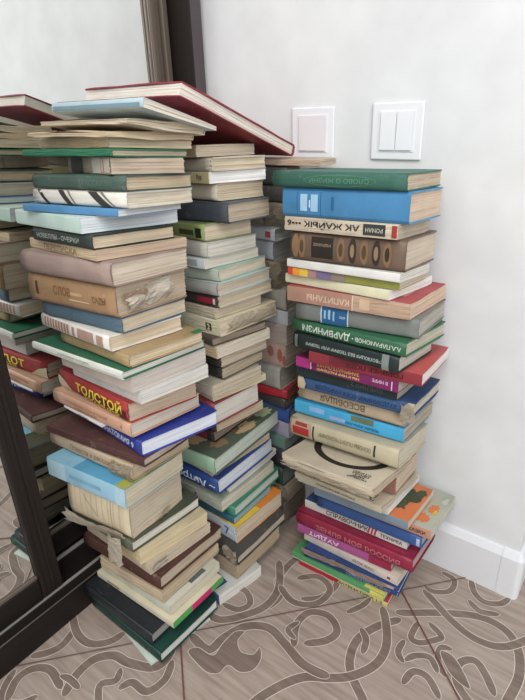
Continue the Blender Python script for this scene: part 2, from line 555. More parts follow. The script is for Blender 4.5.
def build_book(bid, geo, st, group, label):
    rnd = random.Random(bid)
    z0, t, nx, ny, yaw, a, b, tx, ty = geo[:9]
    taper = geo[9] if len(geo) > 9 else 1.0
    k, old = st['k'], st.get('old', 0)
    c, s = math.cos(yaw), math.sin(yaw)
    ex = Vector((c, s, tx * c + ty * s)).normalized()
    ey = Vector((-s, c, -tx * s + ty * c))
    ez = ex.cross(ey).normalized()
    ey = ez.cross(ex).normalized()
    org = Vector((nx, ny, z0)) - ex * a / 2 + ey * b / 2
    mw = Matrix(((ex.x, ey.x, ez.x, org.x), (ex.y, ey.y, ez.y, org.y), (ex.z, ey.z, ez.z, org.z), (0, 0, 0, 1)))
    root = empty(KIND[k], mw)
    tag(root, label, 'magazine' if k == 'm' else 'book', group)
    hx, hy = a / 2, b / 2
    bt = {'h': min(0.0024, t * 0.18), 'p': min(0.0009, t * 0.12), 'm': 0.0006}[k]
    bulge = st.get('bulge', {'h': min(0.0035, t * 0.1), 'p': 0.0006, 'm': 0.0012}[k])
    sq = {'h': 0.0032, 'p': 0.0008, 'm': 0.0005}[k]         # board overhang
    ph1, ph2, am = rnd.uniform(0, 6), rnd.uniform(0, 6), st.get('crumple', 0.0004 if old else 0.00015)

    def warp(x, y, z):
        f = 1 - (1 - taper) * (y + hy) / b
        z = z * f
        if z < 1e-6:
            return (x, y, z)
        return (x, y, z + am * (math.sin(x * 40 + ph1) + math.sin(y * 55 + ph2)) * (-0.5) - am)

    # page block: leaves in gatherings that do not quite line up
    n = max(4, min(16, int(t / 0.0018)))
    bm = bmesh.new()
    zb, zt = bt, t - bt
    cuts = [zb + (zt - zb) * (i / n) for i in range(n + 1)]
    for i in range(1, n):
        cuts[i] += rnd.uniform(-0.25, 0.25) * (zt - zb) / n
    jit = {'h': 0.0007, 'p': 0.0008, 'm': 0.0012}[k] * (2.0 if old else 1.0)
    for i in range(n):
        e = [rnd.uniform(0, jit) for _ in range(3)]
        xa, xb, yb = -hx + sq + e[0], hx - sq - e[1], hy - sq - e[2]
        ya = -hy + max(bt, 0.0015)
        NX = 7
        top, bot = [], []
        for j in range(NX + 1):
            y = ya + (yb - ya) * j / NX
            wv = rnd.uniform(-0.3, 0.3) * jit
            bot.append((bm.verts.new(warp(xa - wv, y, cuts[i])), bm.verts.new(warp(xb + wv, y, cuts[i]))))
            top.append((bm.verts.new(warp(xa - wv, y, cuts[i + 1])), bm.verts.new(warp(xb + wv, y, cuts[i + 1]))))
        for j in range(NX):
            bm.faces.new((top[j][0], top[j][1], top[j + 1][1], top[j + 1][0]))
            bm.faces.new((bot[j][0], bot[j + 1][0], bot[j + 1][1], bot[j][1]))
            bm.faces.new((bot[j][1], bot[j + 1][1], top[j + 1][1], top[j][1]))
            bm.faces.new((bot[j][0], top[j][0], top[j + 1][0], bot[j + 1][0]))
        bm.faces.new((bot[0][0], bot[0][1], top[0][1], top[0][0]))
        bm.faces.new((bot[NX][0], top[NX][0], top[NX][1], bot[NX][1]))
    from_bm('page_block', bm, root, [paper_mat(st['pg'])])

    # boards
    y_in = -hy + (0.004 if k == 'h' else 0.0004)
    glossy = 0 if old else 1
    boards = {}
    for nm, za, zc in (('back_cover', 0.0, bt), ('front_cover', t - bt, t)):
        bm = bmesh.new()
        nxs, nys = 8, 6
        grid = {}
        fr = [[(rnd.uniform(0, 0.0016) if old else rnd.uniform(0, 0.0003)) for _ in range(nxs + 1)] for _ in range(4)]
        for lev, z in ((0, za), (1, zc)):
            for i in range(nxs + 1):
                for j in range(nys + 1):
                    x = -hx + a * i / nxs
                    y = y_in + (hy - y_in) * j / nys
                    if i == 0:
                        x += fr[0][j % (nxs + 1)]
                    if i == nxs:
                        x -= fr[1][j % (nxs + 1)]
                    if j == nys:
                        y -= fr[2][i]
                    if (i in (0, nxs)) and j == nys:
                        y -= 0.002
                        x += 0.002 if i == 0 else -0.002
                    grid[lev, i, j] = bm.verts.new(warp(x, y, z))
        for i in range(nxs):
            for j in range(nys):
                bm.faces.new((grid[1, i, j], grid[1, i + 1, j], grid[1, i + 1, j + 1], grid[1, i, j + 1]))
                bm.faces.new((grid[0, i, j], grid[0, i, j + 1], grid[0, i + 1, j + 1], grid[0, i + 1, j]))
        for i in range(nxs):
            for j in (0, nys):
                bm.faces.new((grid[0, i, j], grid[0, i + 1, j], grid[1, i + 1, j], grid[1, i, j]))
        for j in range(nys):
            for i in (0, nxs):
                bm.faces.new((grid[0, i, j], grid[0, i, j + 1], grid[1, i, j + 1], grid[1, i, j]))
        boards[nm] = from_bm(nm, bm, root, [cover_mat(st['co'], old, glossy)])

    # spine: a curved strip with slightly frayed ends
    def prof(z):
        u = min(max(z / t, 0), 1)
        return -hy - bulge * (math.sin(math.pi * u) ** 0.7) + (0.001 if k == 'h' else 0.0)

    bm = bmesh.new()
    NZ, NX = 10, 10
    thick = max(0.0008, bt * 0.8)
    ragged = st.get('torn', 0)
    G_ = {}
    for i in range(NX + 1):
        for j in range(NZ + 1):
            z = t * j / NZ
            x = -hx + a * i / NX
            if i in (0, NX):
                r = (0.006 if ragged else (0.0016 if old else 0.0003)) * rnd.random()
                x += r if i == 0 else -r
            zz = 0.0003 + (t - 0.0006) * j / NZ
            yo = prof(zz) + (rnd.uniform(-0.0006, 0.0006) if old else 0)
            edge = (0.0025 if k == 'h' else 0.0003) if j in (0, NZ) else 0.0
            G_[0, i, j] = bm.verts.new(warp(x, yo + edge, zz))
            G_[1, i, j] = bm.verts.new(warp(x, max(yo + thick, -hy + thick * 0.6) + edge, min(max(zz, thick), t - thick)))
    for i in range(NX):
        for j in range(NZ):
            bm.faces.new((G_[0, i, j], G_[0, i + 1, j], G_[0, i + 1, j + 1], G_[0, i, j + 1]))
            bm.faces.new((G_[1, i, j], G_[1, i, j + 1], G_[1, i + 1, j + 1], G_[1, i + 1, j]))
        for j in (0, NZ):
            bm.faces.new((G_[0, i, j], G_[0, i + 1, j], G_[1, i + 1, j], G_[1, i, j]))
    for j in range(NZ):
        for i in (0, NX):
            bm.faces.new((G_[0, i, j], G_[0, i, j + 1], G_[1, i, j + 1], G_[1, i, j]))
    sp = from_bm('spine', bm, root, [cover_mat(st['sp'], old, glossy)], smooth=(bulge > 0.002))

    # printing and labels on spine, cover and edges
    def place(name, verts2, faces, face, color, lift):
        """verts2 in metres on the face: (x from -a/2, h)"""
        bm = bmesh.new()
        vs = [bm.verts.new((p[0], 0, p[1])) for p in verts2]
        for f in faces:
            try:
                bm.faces.new([vs[i] for i in f])
            except ValueError:
                pass
        if face == 'spine':
            for q in range(1, 12):
                bmesh.ops.bisect_plane(bm, geom=bm.verts[:] + bm.edges[:] + bm.faces[:], plane_co=(0, 0, t * q / 12), plane_no=(0, 0, 1))
            for v_ in bm.verts:
                x, z = v_.co.x, min(max(v_.co.z, 0.0005), t - 0.0005)
                v_.co = warp(x, prof(z) - lift, z)
                if z > t * 0.94 and k == 'h' or z < t * 0.06 and k == 'h':
                    v_.co.y += 0.0
        elif face == 'cover':
            for q in range(1, 8):
                bmesh.ops.bisect_plane(bm, geom=bm.verts[:] + bm.edges[:] + bm.faces[:], plane_co=(0, 0, y_in + (hy - y_in) * q / 8), plane_no=(0, 0, 1))
                bmesh.ops.bisect_plane(bm, geom=bm.verts[:] + bm.edges[:] + bm.faces[:], plane_co=(-hx + a * q / 8, 0, 0), plane_no=(1, 0, 0))
            for v_ in bm.verts:
                x, y, z = warp(v_.co.x, v_.co.z, t)
                v_.co = (x, y, z + lift)
        elif face == 'end':
            for v_ in bm.verts:
                x, y, z = warp(hx, v_.co.x, v_.co.z)
                v_.co = (x + 0.0006, y, z)
        me = bpy.data.meshes.new(name)
        bm.normal_update()
        want = {'spine': Vector((0, -1, 0)), 'cover': Vector((0, 0, 1)), 'end': Vector((1, 0, 0))}[face]
        for f in bm.faces:
            if f.normal.dot(want) < 0:
                f.normal_flip()
        bm.to_mesh(me)
        bm.free()
        return link(name, me, {'spine': sp, 'cover': boards['front_cover'], 'end': root}[face], [print_mat(color)])

    lift = 0.0004
    for d in st['dec']:
        lift += 0.00008
        if d[0] == 'q':
            pts = [(-hx + a * min(max(x, 0.002), 0.998), t * z) for x, z in d[1]]
            place('spine_label', pts, [list(range(len(pts)))], 'spine', d[2], lift)
        elif d[0] == 'e':
            _, cx, cz, rx, rz, col = d
            pts = [(-hx + a * cx + a * rx * math.cos(i * math.pi / 10), t * cz + t * rz * math.sin(i * math.pi / 10)) for i in range(20)]
            place('spine_ornament', pts, [list(range(20))], 'spine', col, lift)
        elif d[0] == 't':
            _, txt, cx, cz, hf, col, rot, wf = d
            vs, fs, tw, th = text_mesh(txt)
            sc = hf * t / th
            sx = sc
            if tw * sc > wf * a:
                sx = wf * a / tw
                sc = max(sc * 0.75, sx) if sx < sc else sc
            elif wf < 0.9:
                sx = min(wf * a / tw, sc * 1.6)
            sg = -1 if rot else 1
            pts = [(-hx + a * cx + sg * x * sx, t * cz + sg * y * sc) for x, y in vs]
            place('spine_title', pts, fs, 'spine', col, lift + 0.0002)
        elif d[0] == 'Q':
            pts = [(-hx + a * x, -hy + b * y) for x, y in d[1]]
            place('cover_print', pts, [list(range(len(pts)))], 'cover', d[2], lift - 0.0001)
        elif d[0] == 'E':
            _, cx, cy, rx, ry, col = d
            ph = [rnd.uniform(0.72, 1.2) for _ in range(22)]
            pts = [(-hx + a * cx + a * rx * ph[i] * math.cos(i * math.pi / 11), -hy + b * cy + b * ry * ph[i] * math.sin(i * math.pi / 11)) for i in range(22)]
            pts = [(min(max(x, -hx + 0.001), hx - 0.001), min(max(y, -hy + 0.001), hy - 0.001)) for x, y in pts]
            place('cover_picture', pts, [list(range(22))], 'cover', col, lift - 0.0001)
        elif d[0] == 'Tt':
            _, txt, cx, cy, w_, col, rot = d
            vs, fs, tw, th = text_mesh(txt)
            sx = w_ * a * 0.62 / tw
            pts = [(-hx + a * cx - x * sx, -hy + b * (cy + 0.06) - y * sx * 0.75) for x, y in vs]
            place('cover_title', pts, fs, 'cover', col, lift)
        elif d[0] == 'A':
            cx, cy, R0, R1 = -hx + a * 0.52, -hy + b * 0.62, 0.052, 0.064
            m = 30
            pts, fs = [], []
            for i in range(m + 1):
                an = math.pi * (1.02 + 0.96 * i / m)
                pts += [(cx + R0 * 1.25 * math.cos(an), cy + R0 * math.sin(an)), (cx + R1 * 1.25 * math.cos(an), cy + R1 * math.sin(an))]
            fs = [[2 * i, 2 * i + 1, 2 * i + 3, 2 * i + 2] for i in range(m)]
            place('cover_arc', pts, fs, 'cover', '#2c2723', lift)
        elif d[0] == 'x':
            _, ya, yb, za, zb_, col = d
            pts = [(-hy + b * ya, t * za), (-hy + b * yb, t * za), (-hy + b * yb, t * zb_), (-hy + b * ya, t * zb_)]
            place('edge_stripe', pts, [[0, 1, 2, 3]], 'end', col, lift)
    if st.get('flip'):
        for ch in root.children_recursive:
            for v_ in ch.data.vertices:
                v_.co.y = -v_.co.y
            ch.data.flip_normals()
    return root, (a, b, t)


def torn_sheet(parent, fn, nu, nv, seed, color, name='torn_paper', thick=0.0006, rag=0.12):
    """crumpled scrap of paper: fn(u, v) -> point, with ragged border"""
    rnd = random.Random(seed)
    bm = bmesh.new()
    g = {}
    for i in range(nu + 1):
        for j in range(nv + 1):
            u, v_ = i / nu, j / nv
            if i in (0, nu):
                u += rnd.uniform(-rag, rag) * 0.6
            if j in (0, nv):
                v_ += rnd.uniform(-rag, rag)
            p = Vector(fn(u, v_, rnd))
            g[i, j] = bm.verts.new(p)
    for i in range(nu):
        for j in range(nv):
            bm.faces.new((g[i, j], g[i + 1, j], g[i + 1, j + 1], g[i, j + 1]))
    r = bmesh.ops.solidify(bm, geom=bm.faces[:], thickness=thick)
    o = from_bm(name, bm, parent, [paper_mat(color)])
    o['label'] = 'ragged scrap of torn paper'
    return o


GEO = {
 'L': {
  'L38': (0.0, 0.0055, 0.2057, -0.5255, -0.1702, 0.2, 0.1375, 0.0, 0.0),
  'L37': (0.0138, 0.0247, 0.2247, -0.5175, -0.0267, 0.207, 0.1532, 0.0136, -0.0342),
  'L36': (0.0414, 0.0252, 0.2016, -0.5135, 0.0, 0.2, 0.135, 0.0199, -0.0486),
  'L35': (0.0686, 0.0137, 0.2265, -0.481, 0.0105, 0.2181, 0.1391, 0.0261, -0.0629),
  'L34': (0.0842, 0.0218, 0.2117, -0.4722, 0.0022, 0.2, 0.1384, 0.0316, -0.0741),
  'L33': (0.1087, 0.0237, 0.2003, -0.4747, 0.0447, 0.1745, 0.1626, 0.0371, -0.0854),
  'L32': (0.1337, 0.0293, 0.1943, -0.4715, 0.0283, 0.2196, 0.1776, 0.0403, -0.0919),
  'L31': (0.1631, 0.0234, 0.1751, -0.4747, -0.0469, 0.2, 0.1539, 0.0404, -0.0894),
  'L30': (0.1871, 0.0293, 0.1621, -0.4844, -0.1213, 0.2, 0.1606, 0.0405, -0.0874),
  'L29': (0.2169, 0.0232, 0.1553, -0.49, -0.0156, 0.1803, 0.1715, 0.0406, -0.0856),
  'L28': (0.2401, 0.072, 0.1507, -0.4838, 0.0941, 0.1589, 0.1446, 0.0406, -0.0869),
  'L27': (0.3131, 0.0373, 0.1539, -0.4857, 0.0776, 0.2067, 0.1474, 0.0405, -0.0898),
  'L26': (0.3504, 0.03, 0.1471, -0.459, 0.0283, 0.2342, 0.1458, 0.0404, -0.094),
  'L25': (0.3805, 0.0169, 0.1687, -0.4484, 0.0918, 0.2515, 0.123, 0.0389, -0.0917),
  'L24': (0.3974, 0.0302, 0.162, -0.4445, -0.15, 0.2, 0.168, 0.0376, -0.0859),
  'L23': (0.4343, 0.0262, 0.1499, -0.451, -0.0414, 0.2366, 0.1614, 0.035, -0.0838),
  'L22': (0.4616, 0.0365, 0.1498, -0.449, -0.1193, 0.2392, 0.146, 0.0344, -0.0883),
  'L21': (0.4981, 0.0258, 0.1693, -0.4368, -0.066, 0.2, 0.1511, 0.0336, -0.0815),
  'L20': (0.5251, 0.0297, 0.1695, -0.4494, -0.0391, 0.2, 0.1636, 0.0329, -0.0753),
  'L19': (0.5566, 0.0145, 0.1743, -0.4687, -0.0122, 0.2489, 0.1846, 0.0321, -0.0717),
  'L18': (0.5711, 0.0205, 0.175, -0.452, -0.0709, 0.2, 0.1562, 0.0316, -0.0678),
  'L17': (0.5916, 0.0254, 0.1406, -0.458, -0.0878, 0.213, 0.1468, 0.0311, -0.0648),
  'L16': (0.617, 0.0269, 0.1539, -0.4382, 0.0263, 0.2055, 0.1443, 0.0313, -0.0635),
  'L15': (0.6446, 0.0499, 0.1543, -0.4436, 0.0401, 0.2195, 0.1566, 0.0316, -0.0632),
  'L14': (0.6954, 0.0364, 0.1602, -0.4484, 0.0284, 0.2255, 0.1635, 0.0317, -0.0641),
  'L13': (0.732, 0.0158, 0.1369, -0.453, -0.1165, 0.2143, 0.1681, 0.0314, -0.0662),
  'L12': (0.7486, 0.0211, 0.1369, -0.4553, -0.085, 0.1772, 0.1519, 0.0314, -0.0684),
  'L11': (0.7697, 0.0231, 0.116, -0.4563, -0.1192, 0.2168, 0.1738, 0.0287, -0.0691),
  'L10': (0.7931, 0.0107, 0.168, -0.4279, 0.0852, 0.2114, 0.135, 0.0266, -0.0729),
  'L9': (0.8043, 0.022, 0.1816, -0.4204, 0.0489, 0.2143, 0.1406, 0.0245, -0.0767),
  'L8': (0.8268, 0.0215, 0.1825, -0.419, 0.0507, 0.2114, 0.1388, 0.0228, -0.0791),
  'L7': (0.8485, 0.0226, 0.1587, -0.4224, -0.2797, 0.176, 0.1152, 0.0203, -0.0804),
  'L6': (0.8722, 0.0105, 0.171, -0.4258, 0.0114, 0.2144, 0.1477, 0.0179, -0.0826),
  'L5': (0.8827, 0.0145, 0.1529, -0.4153, -0.1009, 0.1963, 0.1478, 0.0145, -0.0828),
  'L23b': (0.4268, 0.006, 0.07, -0.4507, -0.0714, 0.125, 0.1, 0.035, -0.0838),
  'L4': (0.899, 0.017, 0.17, -0.43, -0.05, 0.205, 0.155, 0.0, -0.083, 0.35),
  'L3': (0.914, 0.019, 0.193, -0.413, -0.02, 0.205, 0.145, 0.0, -0.156, 0.3),
  'L2': (0.93, 0.012, 0.212, -0.399, 0.0, 0.2, 0.143, 0.0, -0.246, 0.5),
  'L1': (0.944, 0.021, 0.2, -0.32, 0.0, 0.222, 0.3, 0.0, -0.36),
 },
 'M': {
  'M33': (0.0, 0.0291, 0.222, -0.3556, -0.2222, 0.2, 0.1147, 0.0, 0.0),
  'M32': (0.0314, 0.0374, 0.2285, -0.3034, -0.0466, 0.2, 0.1462, 0.0104, 0.0016),
  'M31': (0.0702, 0.0231, 0.2331, -0.302, -0.0306, 0.2, 0.1682, 0.0156, 0.0027),
  'M30': (0.094, 0.0414, 0.2084, -0.2725, -0.0745, 0.2, 0.1495, 0.0197, 0.0042),
  'M29': (0.1363, 0.0148, 0.1978, -0.2677, -0.0153, 0.2, 0.129, 0.0239, 0.0054),
  'M28': (0.1523, 0.0255, 0.1993, -0.2639, -0.002, 0.2, 0.1629, 0.0283, 0.007),
  'M27': (0.1784, 0.0283, 0.1873, -0.2888, -0.0587, 0.2, 0.1696, 0.0327, 0.0069),
  'M26': (0.2077, 0.016, 0.1839, -0.2602, -0.0241, 0.2, 0.1634, 0.0358, 0.0084),
  'M25': (0.2245, 0.0366, 0.1864, -0.2927, -0.0165, 0.2, 0.1833, 0.039, 0.0081),
  'M24': (0.2611, 0.0168, 0.1693, -0.29, -0.1133, 0.2, 0.1716, 0.0401, 0.0089),
  'M23': (0.2793, 0.0379, 0.1898, -0.3014, 0.0181, 0.215, 0.2237, 0.0414, 0.0081),
  'M22': (0.3173, 0.0266, 0.1539, -0.2593, 0.0081, 0.12, 0.11, 0.0416, -0.0003),
  'M21': (0.3454, 0.022, 0.1619, -0.2597, -0.1755, 0.2, 0.1276, 0.0414, -0.0087),
  'M20': (0.369, 0.0459, 0.1685, -0.2682, -0.1183, 0.2, 0.126, 0.0415, -0.0151),
  'M19': (0.4155, 0.0153, 0.1601, -0.2608, -0.2239, 0.2, 0.1355, 0.042, -0.0197),
  'M18': (0.4323, 0.0247, 0.1712, -0.2713, -0.1569, 0.2, 0.1282, 0.0429, -0.022),
  'M17': (0.4573, 0.0255, 0.173, -0.2418, -0.0546, 0.2, 0.1228, 0.0442, -0.0249),
  'M16': (0.4838, 0.0242, 0.1755, -0.2462, -0.121, 0.2, 0.1287, 0.0455, -0.0269),
  'M15': (0.5091, 0.0238, 0.177, -0.258, -0.1477, 0.2, 0.1397, 0.0467, -0.0282),
  'M14': (0.5335, 0.0165, 0.1702, -0.2611, -0.207, 0.2, 0.134, 0.048, -0.0299),
  'M13': (0.5507, 0.0309, 0.1808, -0.2475, -0.0889, 0.2, 0.155, 0.0498, -0.0285),
  'M12': (0.5823, 0.0196, 0.1688, -0.2463, -0.1401, 0.2, 0.1178, 0.0514, -0.0339),
  'M11': (0.6031, 0.0236, 0.1774, -0.2443, -0.0897, 0.2, 0.148, 0.0535, -0.0352),
  'M10': (0.6277, 0.024, 0.1814, -0.2504, -0.0591, 0.2, 0.1497, 0.0542, -0.0362),
  'M9': (0.6517, 0.0233, 0.1796, -0.2421, -0.0216, 0.2, 0.1386, 0.0531, -0.0369),
  'M8': (0.675, 0.0182, 0.16, -0.2545, -0.1355, 0.2, 0.1319, 0.0505, -0.0378),
  'M7': (0.6937, 0.0268, 0.1638, -0.2498, -0.1363, 0.2, 0.1236, 0.0479, -0.0389),
  'M6': (0.7205, 0.0296, 0.1562, -0.2464, -0.2222, 0.2, 0.108, 0.0453, -0.0402),
  'M5': (0.7513, 0.0338, 0.1954, -0.2263, -0.0724, 0.2, 0.112, 0.0427, -0.0387),
  'M4': (0.7851, 0.0286, 0.1678, -0.2192, -0.24, 0.2, 0.105, 0.04, -0.0392),
  'M3': (0.815, 0.0187, 0.1667, -0.2359, -0.28, 0.2, 0.118, 0.038, -0.0424),
  'M2': (0.8346, 0.022, 0.174, -0.236, -0.24, 0.2, 0.118, 0.0365, -0.045),
  'M1': (0.8566, 0.0187, 0.1508, -0.2442, -0.1256, 0.2, 0.135, 0.0365, -0.0447),
 },
 'R': {
  'R33': (0.0, 0.012, 0.5018, -0.1621, 0.0394, 0.2055, 0.135, 0.0, 0.0),
  'R32': (0.0188, 0.0139, 0.4955, -0.1677, 0.0234, 0.2171, 0.135, 0.0139, -0.0292),
  'R31': (0.0363, 0.0223, 0.5214, -0.1588, 0.0615, 0.2135, 0.13, 0.0209, -0.0438),
  'R29': (0.0615, 0.0184, 0.5158, -0.1553, -0.0331, 0.2211, 0.13, 0.0275, -0.0567),
  'R28': (0.0817, 0.0209, 0.4972, -0.1469, 0.0264, 0.2171, 0.135, 0.0332, -0.0672),
  'R27': (0.1076, 0.0322, 0.5405, -0.1521, 0.0013, 0.2617, 0.135, 0.0389, -0.0776),
  'R26': (0.1398, 0.0199, 0.5193, -0.1327, -0.0078, 0.2336, 0.135, 0.0439, -0.0851),
  'R25': (0.1642, 0.027, 0.5489, -0.1412, -0.0127, 0.2285, 0.135, 0.0491, -0.0925),
  'R24': (0.1941, 0.0194, 0.5629, -0.1394, -0.0106, 0.2, 0.1377, 0.0545, -0.1),
  'R23': (0.216, 0.018, 0.5271, -0.1624, -0.0029, 0.2, 0.1308, 0.06, -0.1075),
  'R21': (0.254, 0.0145, 0.485, -0.19, -0.068, 0.1957, 0.1555, 0.0654, -0.1145),
  'R20': (0.2692, 0.0425, 0.4923, -0.1462, 0.0277, 0.2001, 0.1135, 0.0685, -0.1193),
  'R19': (0.3205, 0.0175, 0.4869, -0.2324, -0.0616, 0.1991, 0.1474, 0.0654, -0.1176),
  'R18': (0.3382, 0.0403, 0.4981, -0.1613, -0.027, 0.2318, 0.1317, 0.0573, -0.1085),
  'R17': (0.3784, 0.0261, 0.4927, -0.1344, 0.0034, 0.2291, 0.1449, 0.0497, -0.0988),
  'R16': (0.4045, 0.0312, 0.4904, -0.1291, -0.017, 0.2253, 0.135, 0.0447, -0.0922),
  'R15': (0.4376, 0.0255, 0.5096, -0.1392, 0.0115, 0.2336, 0.1355, 0.0399, -0.0857),
  'R14': (0.463, 0.0216, 0.4785, -0.1431, 0.0062, 0.2042, 0.135, 0.0367, -0.0801),
  'R13': (0.4863, 0.0207, 0.4852, -0.1584, -0.0355, 0.2077, 0.135, 0.0335, -0.0746),
  'R12': (0.5081, 0.0208, 0.5222, -0.1545, 0.0513, 0.2076, 0.1543, 0.0305, -0.0691),
  'R11': (0.5295, 0.0301, 0.4889, -0.1737, -0.0595, 0.2101, 0.135, 0.03, -0.0681),
  'R10': (0.5602, 0.0259, 0.4987, -0.1743, -0.0864, 0.2262, 0.1481, 0.0299, -0.0672),
  'R9': (0.5861, 0.0333, 0.5088, -0.1527, 0.0483, 0.2223, 0.1485, 0.0301, -0.0672),
  'R8': (0.6206, 0.0269, 0.4971, -0.1652, -0.0012, 0.2277, 0.163, 0.0305, -0.0695),
  'R7': (0.6477, 0.0159, 0.4622, -0.1693, -0.0979, 0.2082, 0.1489, 0.0277, -0.0736),
  'R6': (0.6644, 0.0139, 0.4755, -0.1627, -0.0106, 0.2071, 0.1155, 0.0249, -0.0794),
  'R5': (0.6798, 0.0136, 0.4789, -0.1732, -0.0518, 0.2114, 0.1099, 0.0231, -0.0819),
  'R4': (0.6934, 0.0486, 0.4817, -0.1633, 0.0133, 0.2026, 0.1359, 0.0218, -0.0789),
  'R3': (0.7426, 0.0222, 0.4703, -0.1707, -0.0138, 0.2027, 0.1247, 0.0199, -0.0747),
  'R2': (0.765, 0.0453, 0.483, -0.1664, -0.0048, 0.2204, 0.1369, 0.0185, -0.0658),
  'R1': (0.8105, 0.0251, 0.4771, -0.1664, 0.0087, 0.2314, 0.1487, 0.0178, -0.0585),
  'R22': (0.2345, 0.016, 0.4886, -0.1673, -0.018, 0.2, 0.15, 0.06, -0.1075),
 },
 'D': {
  'D20': (0.0, 0.0124, 0.194, -0.0973, 0.0816, 0.16, 0.0853, 0.0, 0.0),
  'D19': (0.0124, 0.0608, 0.2007, -0.0922, -0.1022, 0.16, 0.0802, 0.0, 0.0),
  'D18': (0.0732, 0.0449, 0.209, -0.0858, 0.0167, 0.16, 0.0738, 0.0, 0.0),
  'D17': (0.1181, 0.0512, 0.2002, -0.0926, -0.0227, 0.16, 0.0806, 0.0, 0.0),
  'D16': (0.1693, 0.0526, 0.2063, -0.0879, -0.0181, 0.16, 0.0759, 0.0, 0.0),
  'D15': (0.2219, 0.0267, 0.2051, -0.0888, -0.0086, 0.16, 0.0768, 0.0, 0.0),
  'D14': (0.2486, 0.0367, 0.2089, -0.078, -0.0808, 0.16, 0.066, 0.0, 0.0),
  'D13': (0.2854, 0.0412, 0.2111, -0.078, -0.0093, 0.16, 0.066, 0.0, 0.0),
  'D12': (0.3265, 0.0248, 0.2071, -0.0873, -0.0346, 0.16, 0.0753, 0.0, 0.0),
  'D11': (0.3513, 0.0227, 0.2108, -0.0844, 0.1329, 0.16, 0.0724, 0.0, 0.0),
  'D10': (0.374, 0.0544, 0.2, -0.0927, 0.009, 0.16, 0.0807, 0.0, 0.0),
  'D9': (0.4284, 0.0505, 0.2099, -0.0851, -0.0141, 0.16, 0.0731, 0.0, 0.0),
  'D8': (0.4789, 0.0442, 0.2113, -0.0841, -0.0113, 0.16, 0.0721, 0.0, 0.0),
  'D7': (0.5231, 0.0302, 0.2133, -0.0825, -0.0267, 0.16, 0.0705, 0.0, 0.0),
  'D6b': (0.5533, 0.0467, 0.212, -0.0835, -0.0422, 0.16, 0.0715, 0.0, 0.0),
  'D6': (0.6, 0.0528, 0.1962, -0.083, -0.0156, 0.16, 0.071, 0.0, 0.0),
  'D5': (0.6528, 0.0385, 0.1841, -0.085, 0.0193, 0.16, 0.073, 0.0, 0.0),
  'D4': (0.6913, 0.0257, 0.1879, -0.085, -0.0095, 0.16, 0.073, 0.0, 0.0),
  'D3': (0.717, 0.0438, 0.2033, -0.066, 0.0383, 0.16, 0.054, 0.0, 0.0),
  'Db': (0.7608, 0.032, 0.2054, -0.06, -0.008, 0.16, 0.048, 0.0, 0.0),
  'Da': (0.7928, 0.0344, 0.203, -0.062, 0.001, 0.16, 0.05, 0.0, 0.0),
  'D0': (0.829, 0.011, 0.274, -0.066, 0.0, 0.15, 0.06, 0.0, 0.0),
 },
}
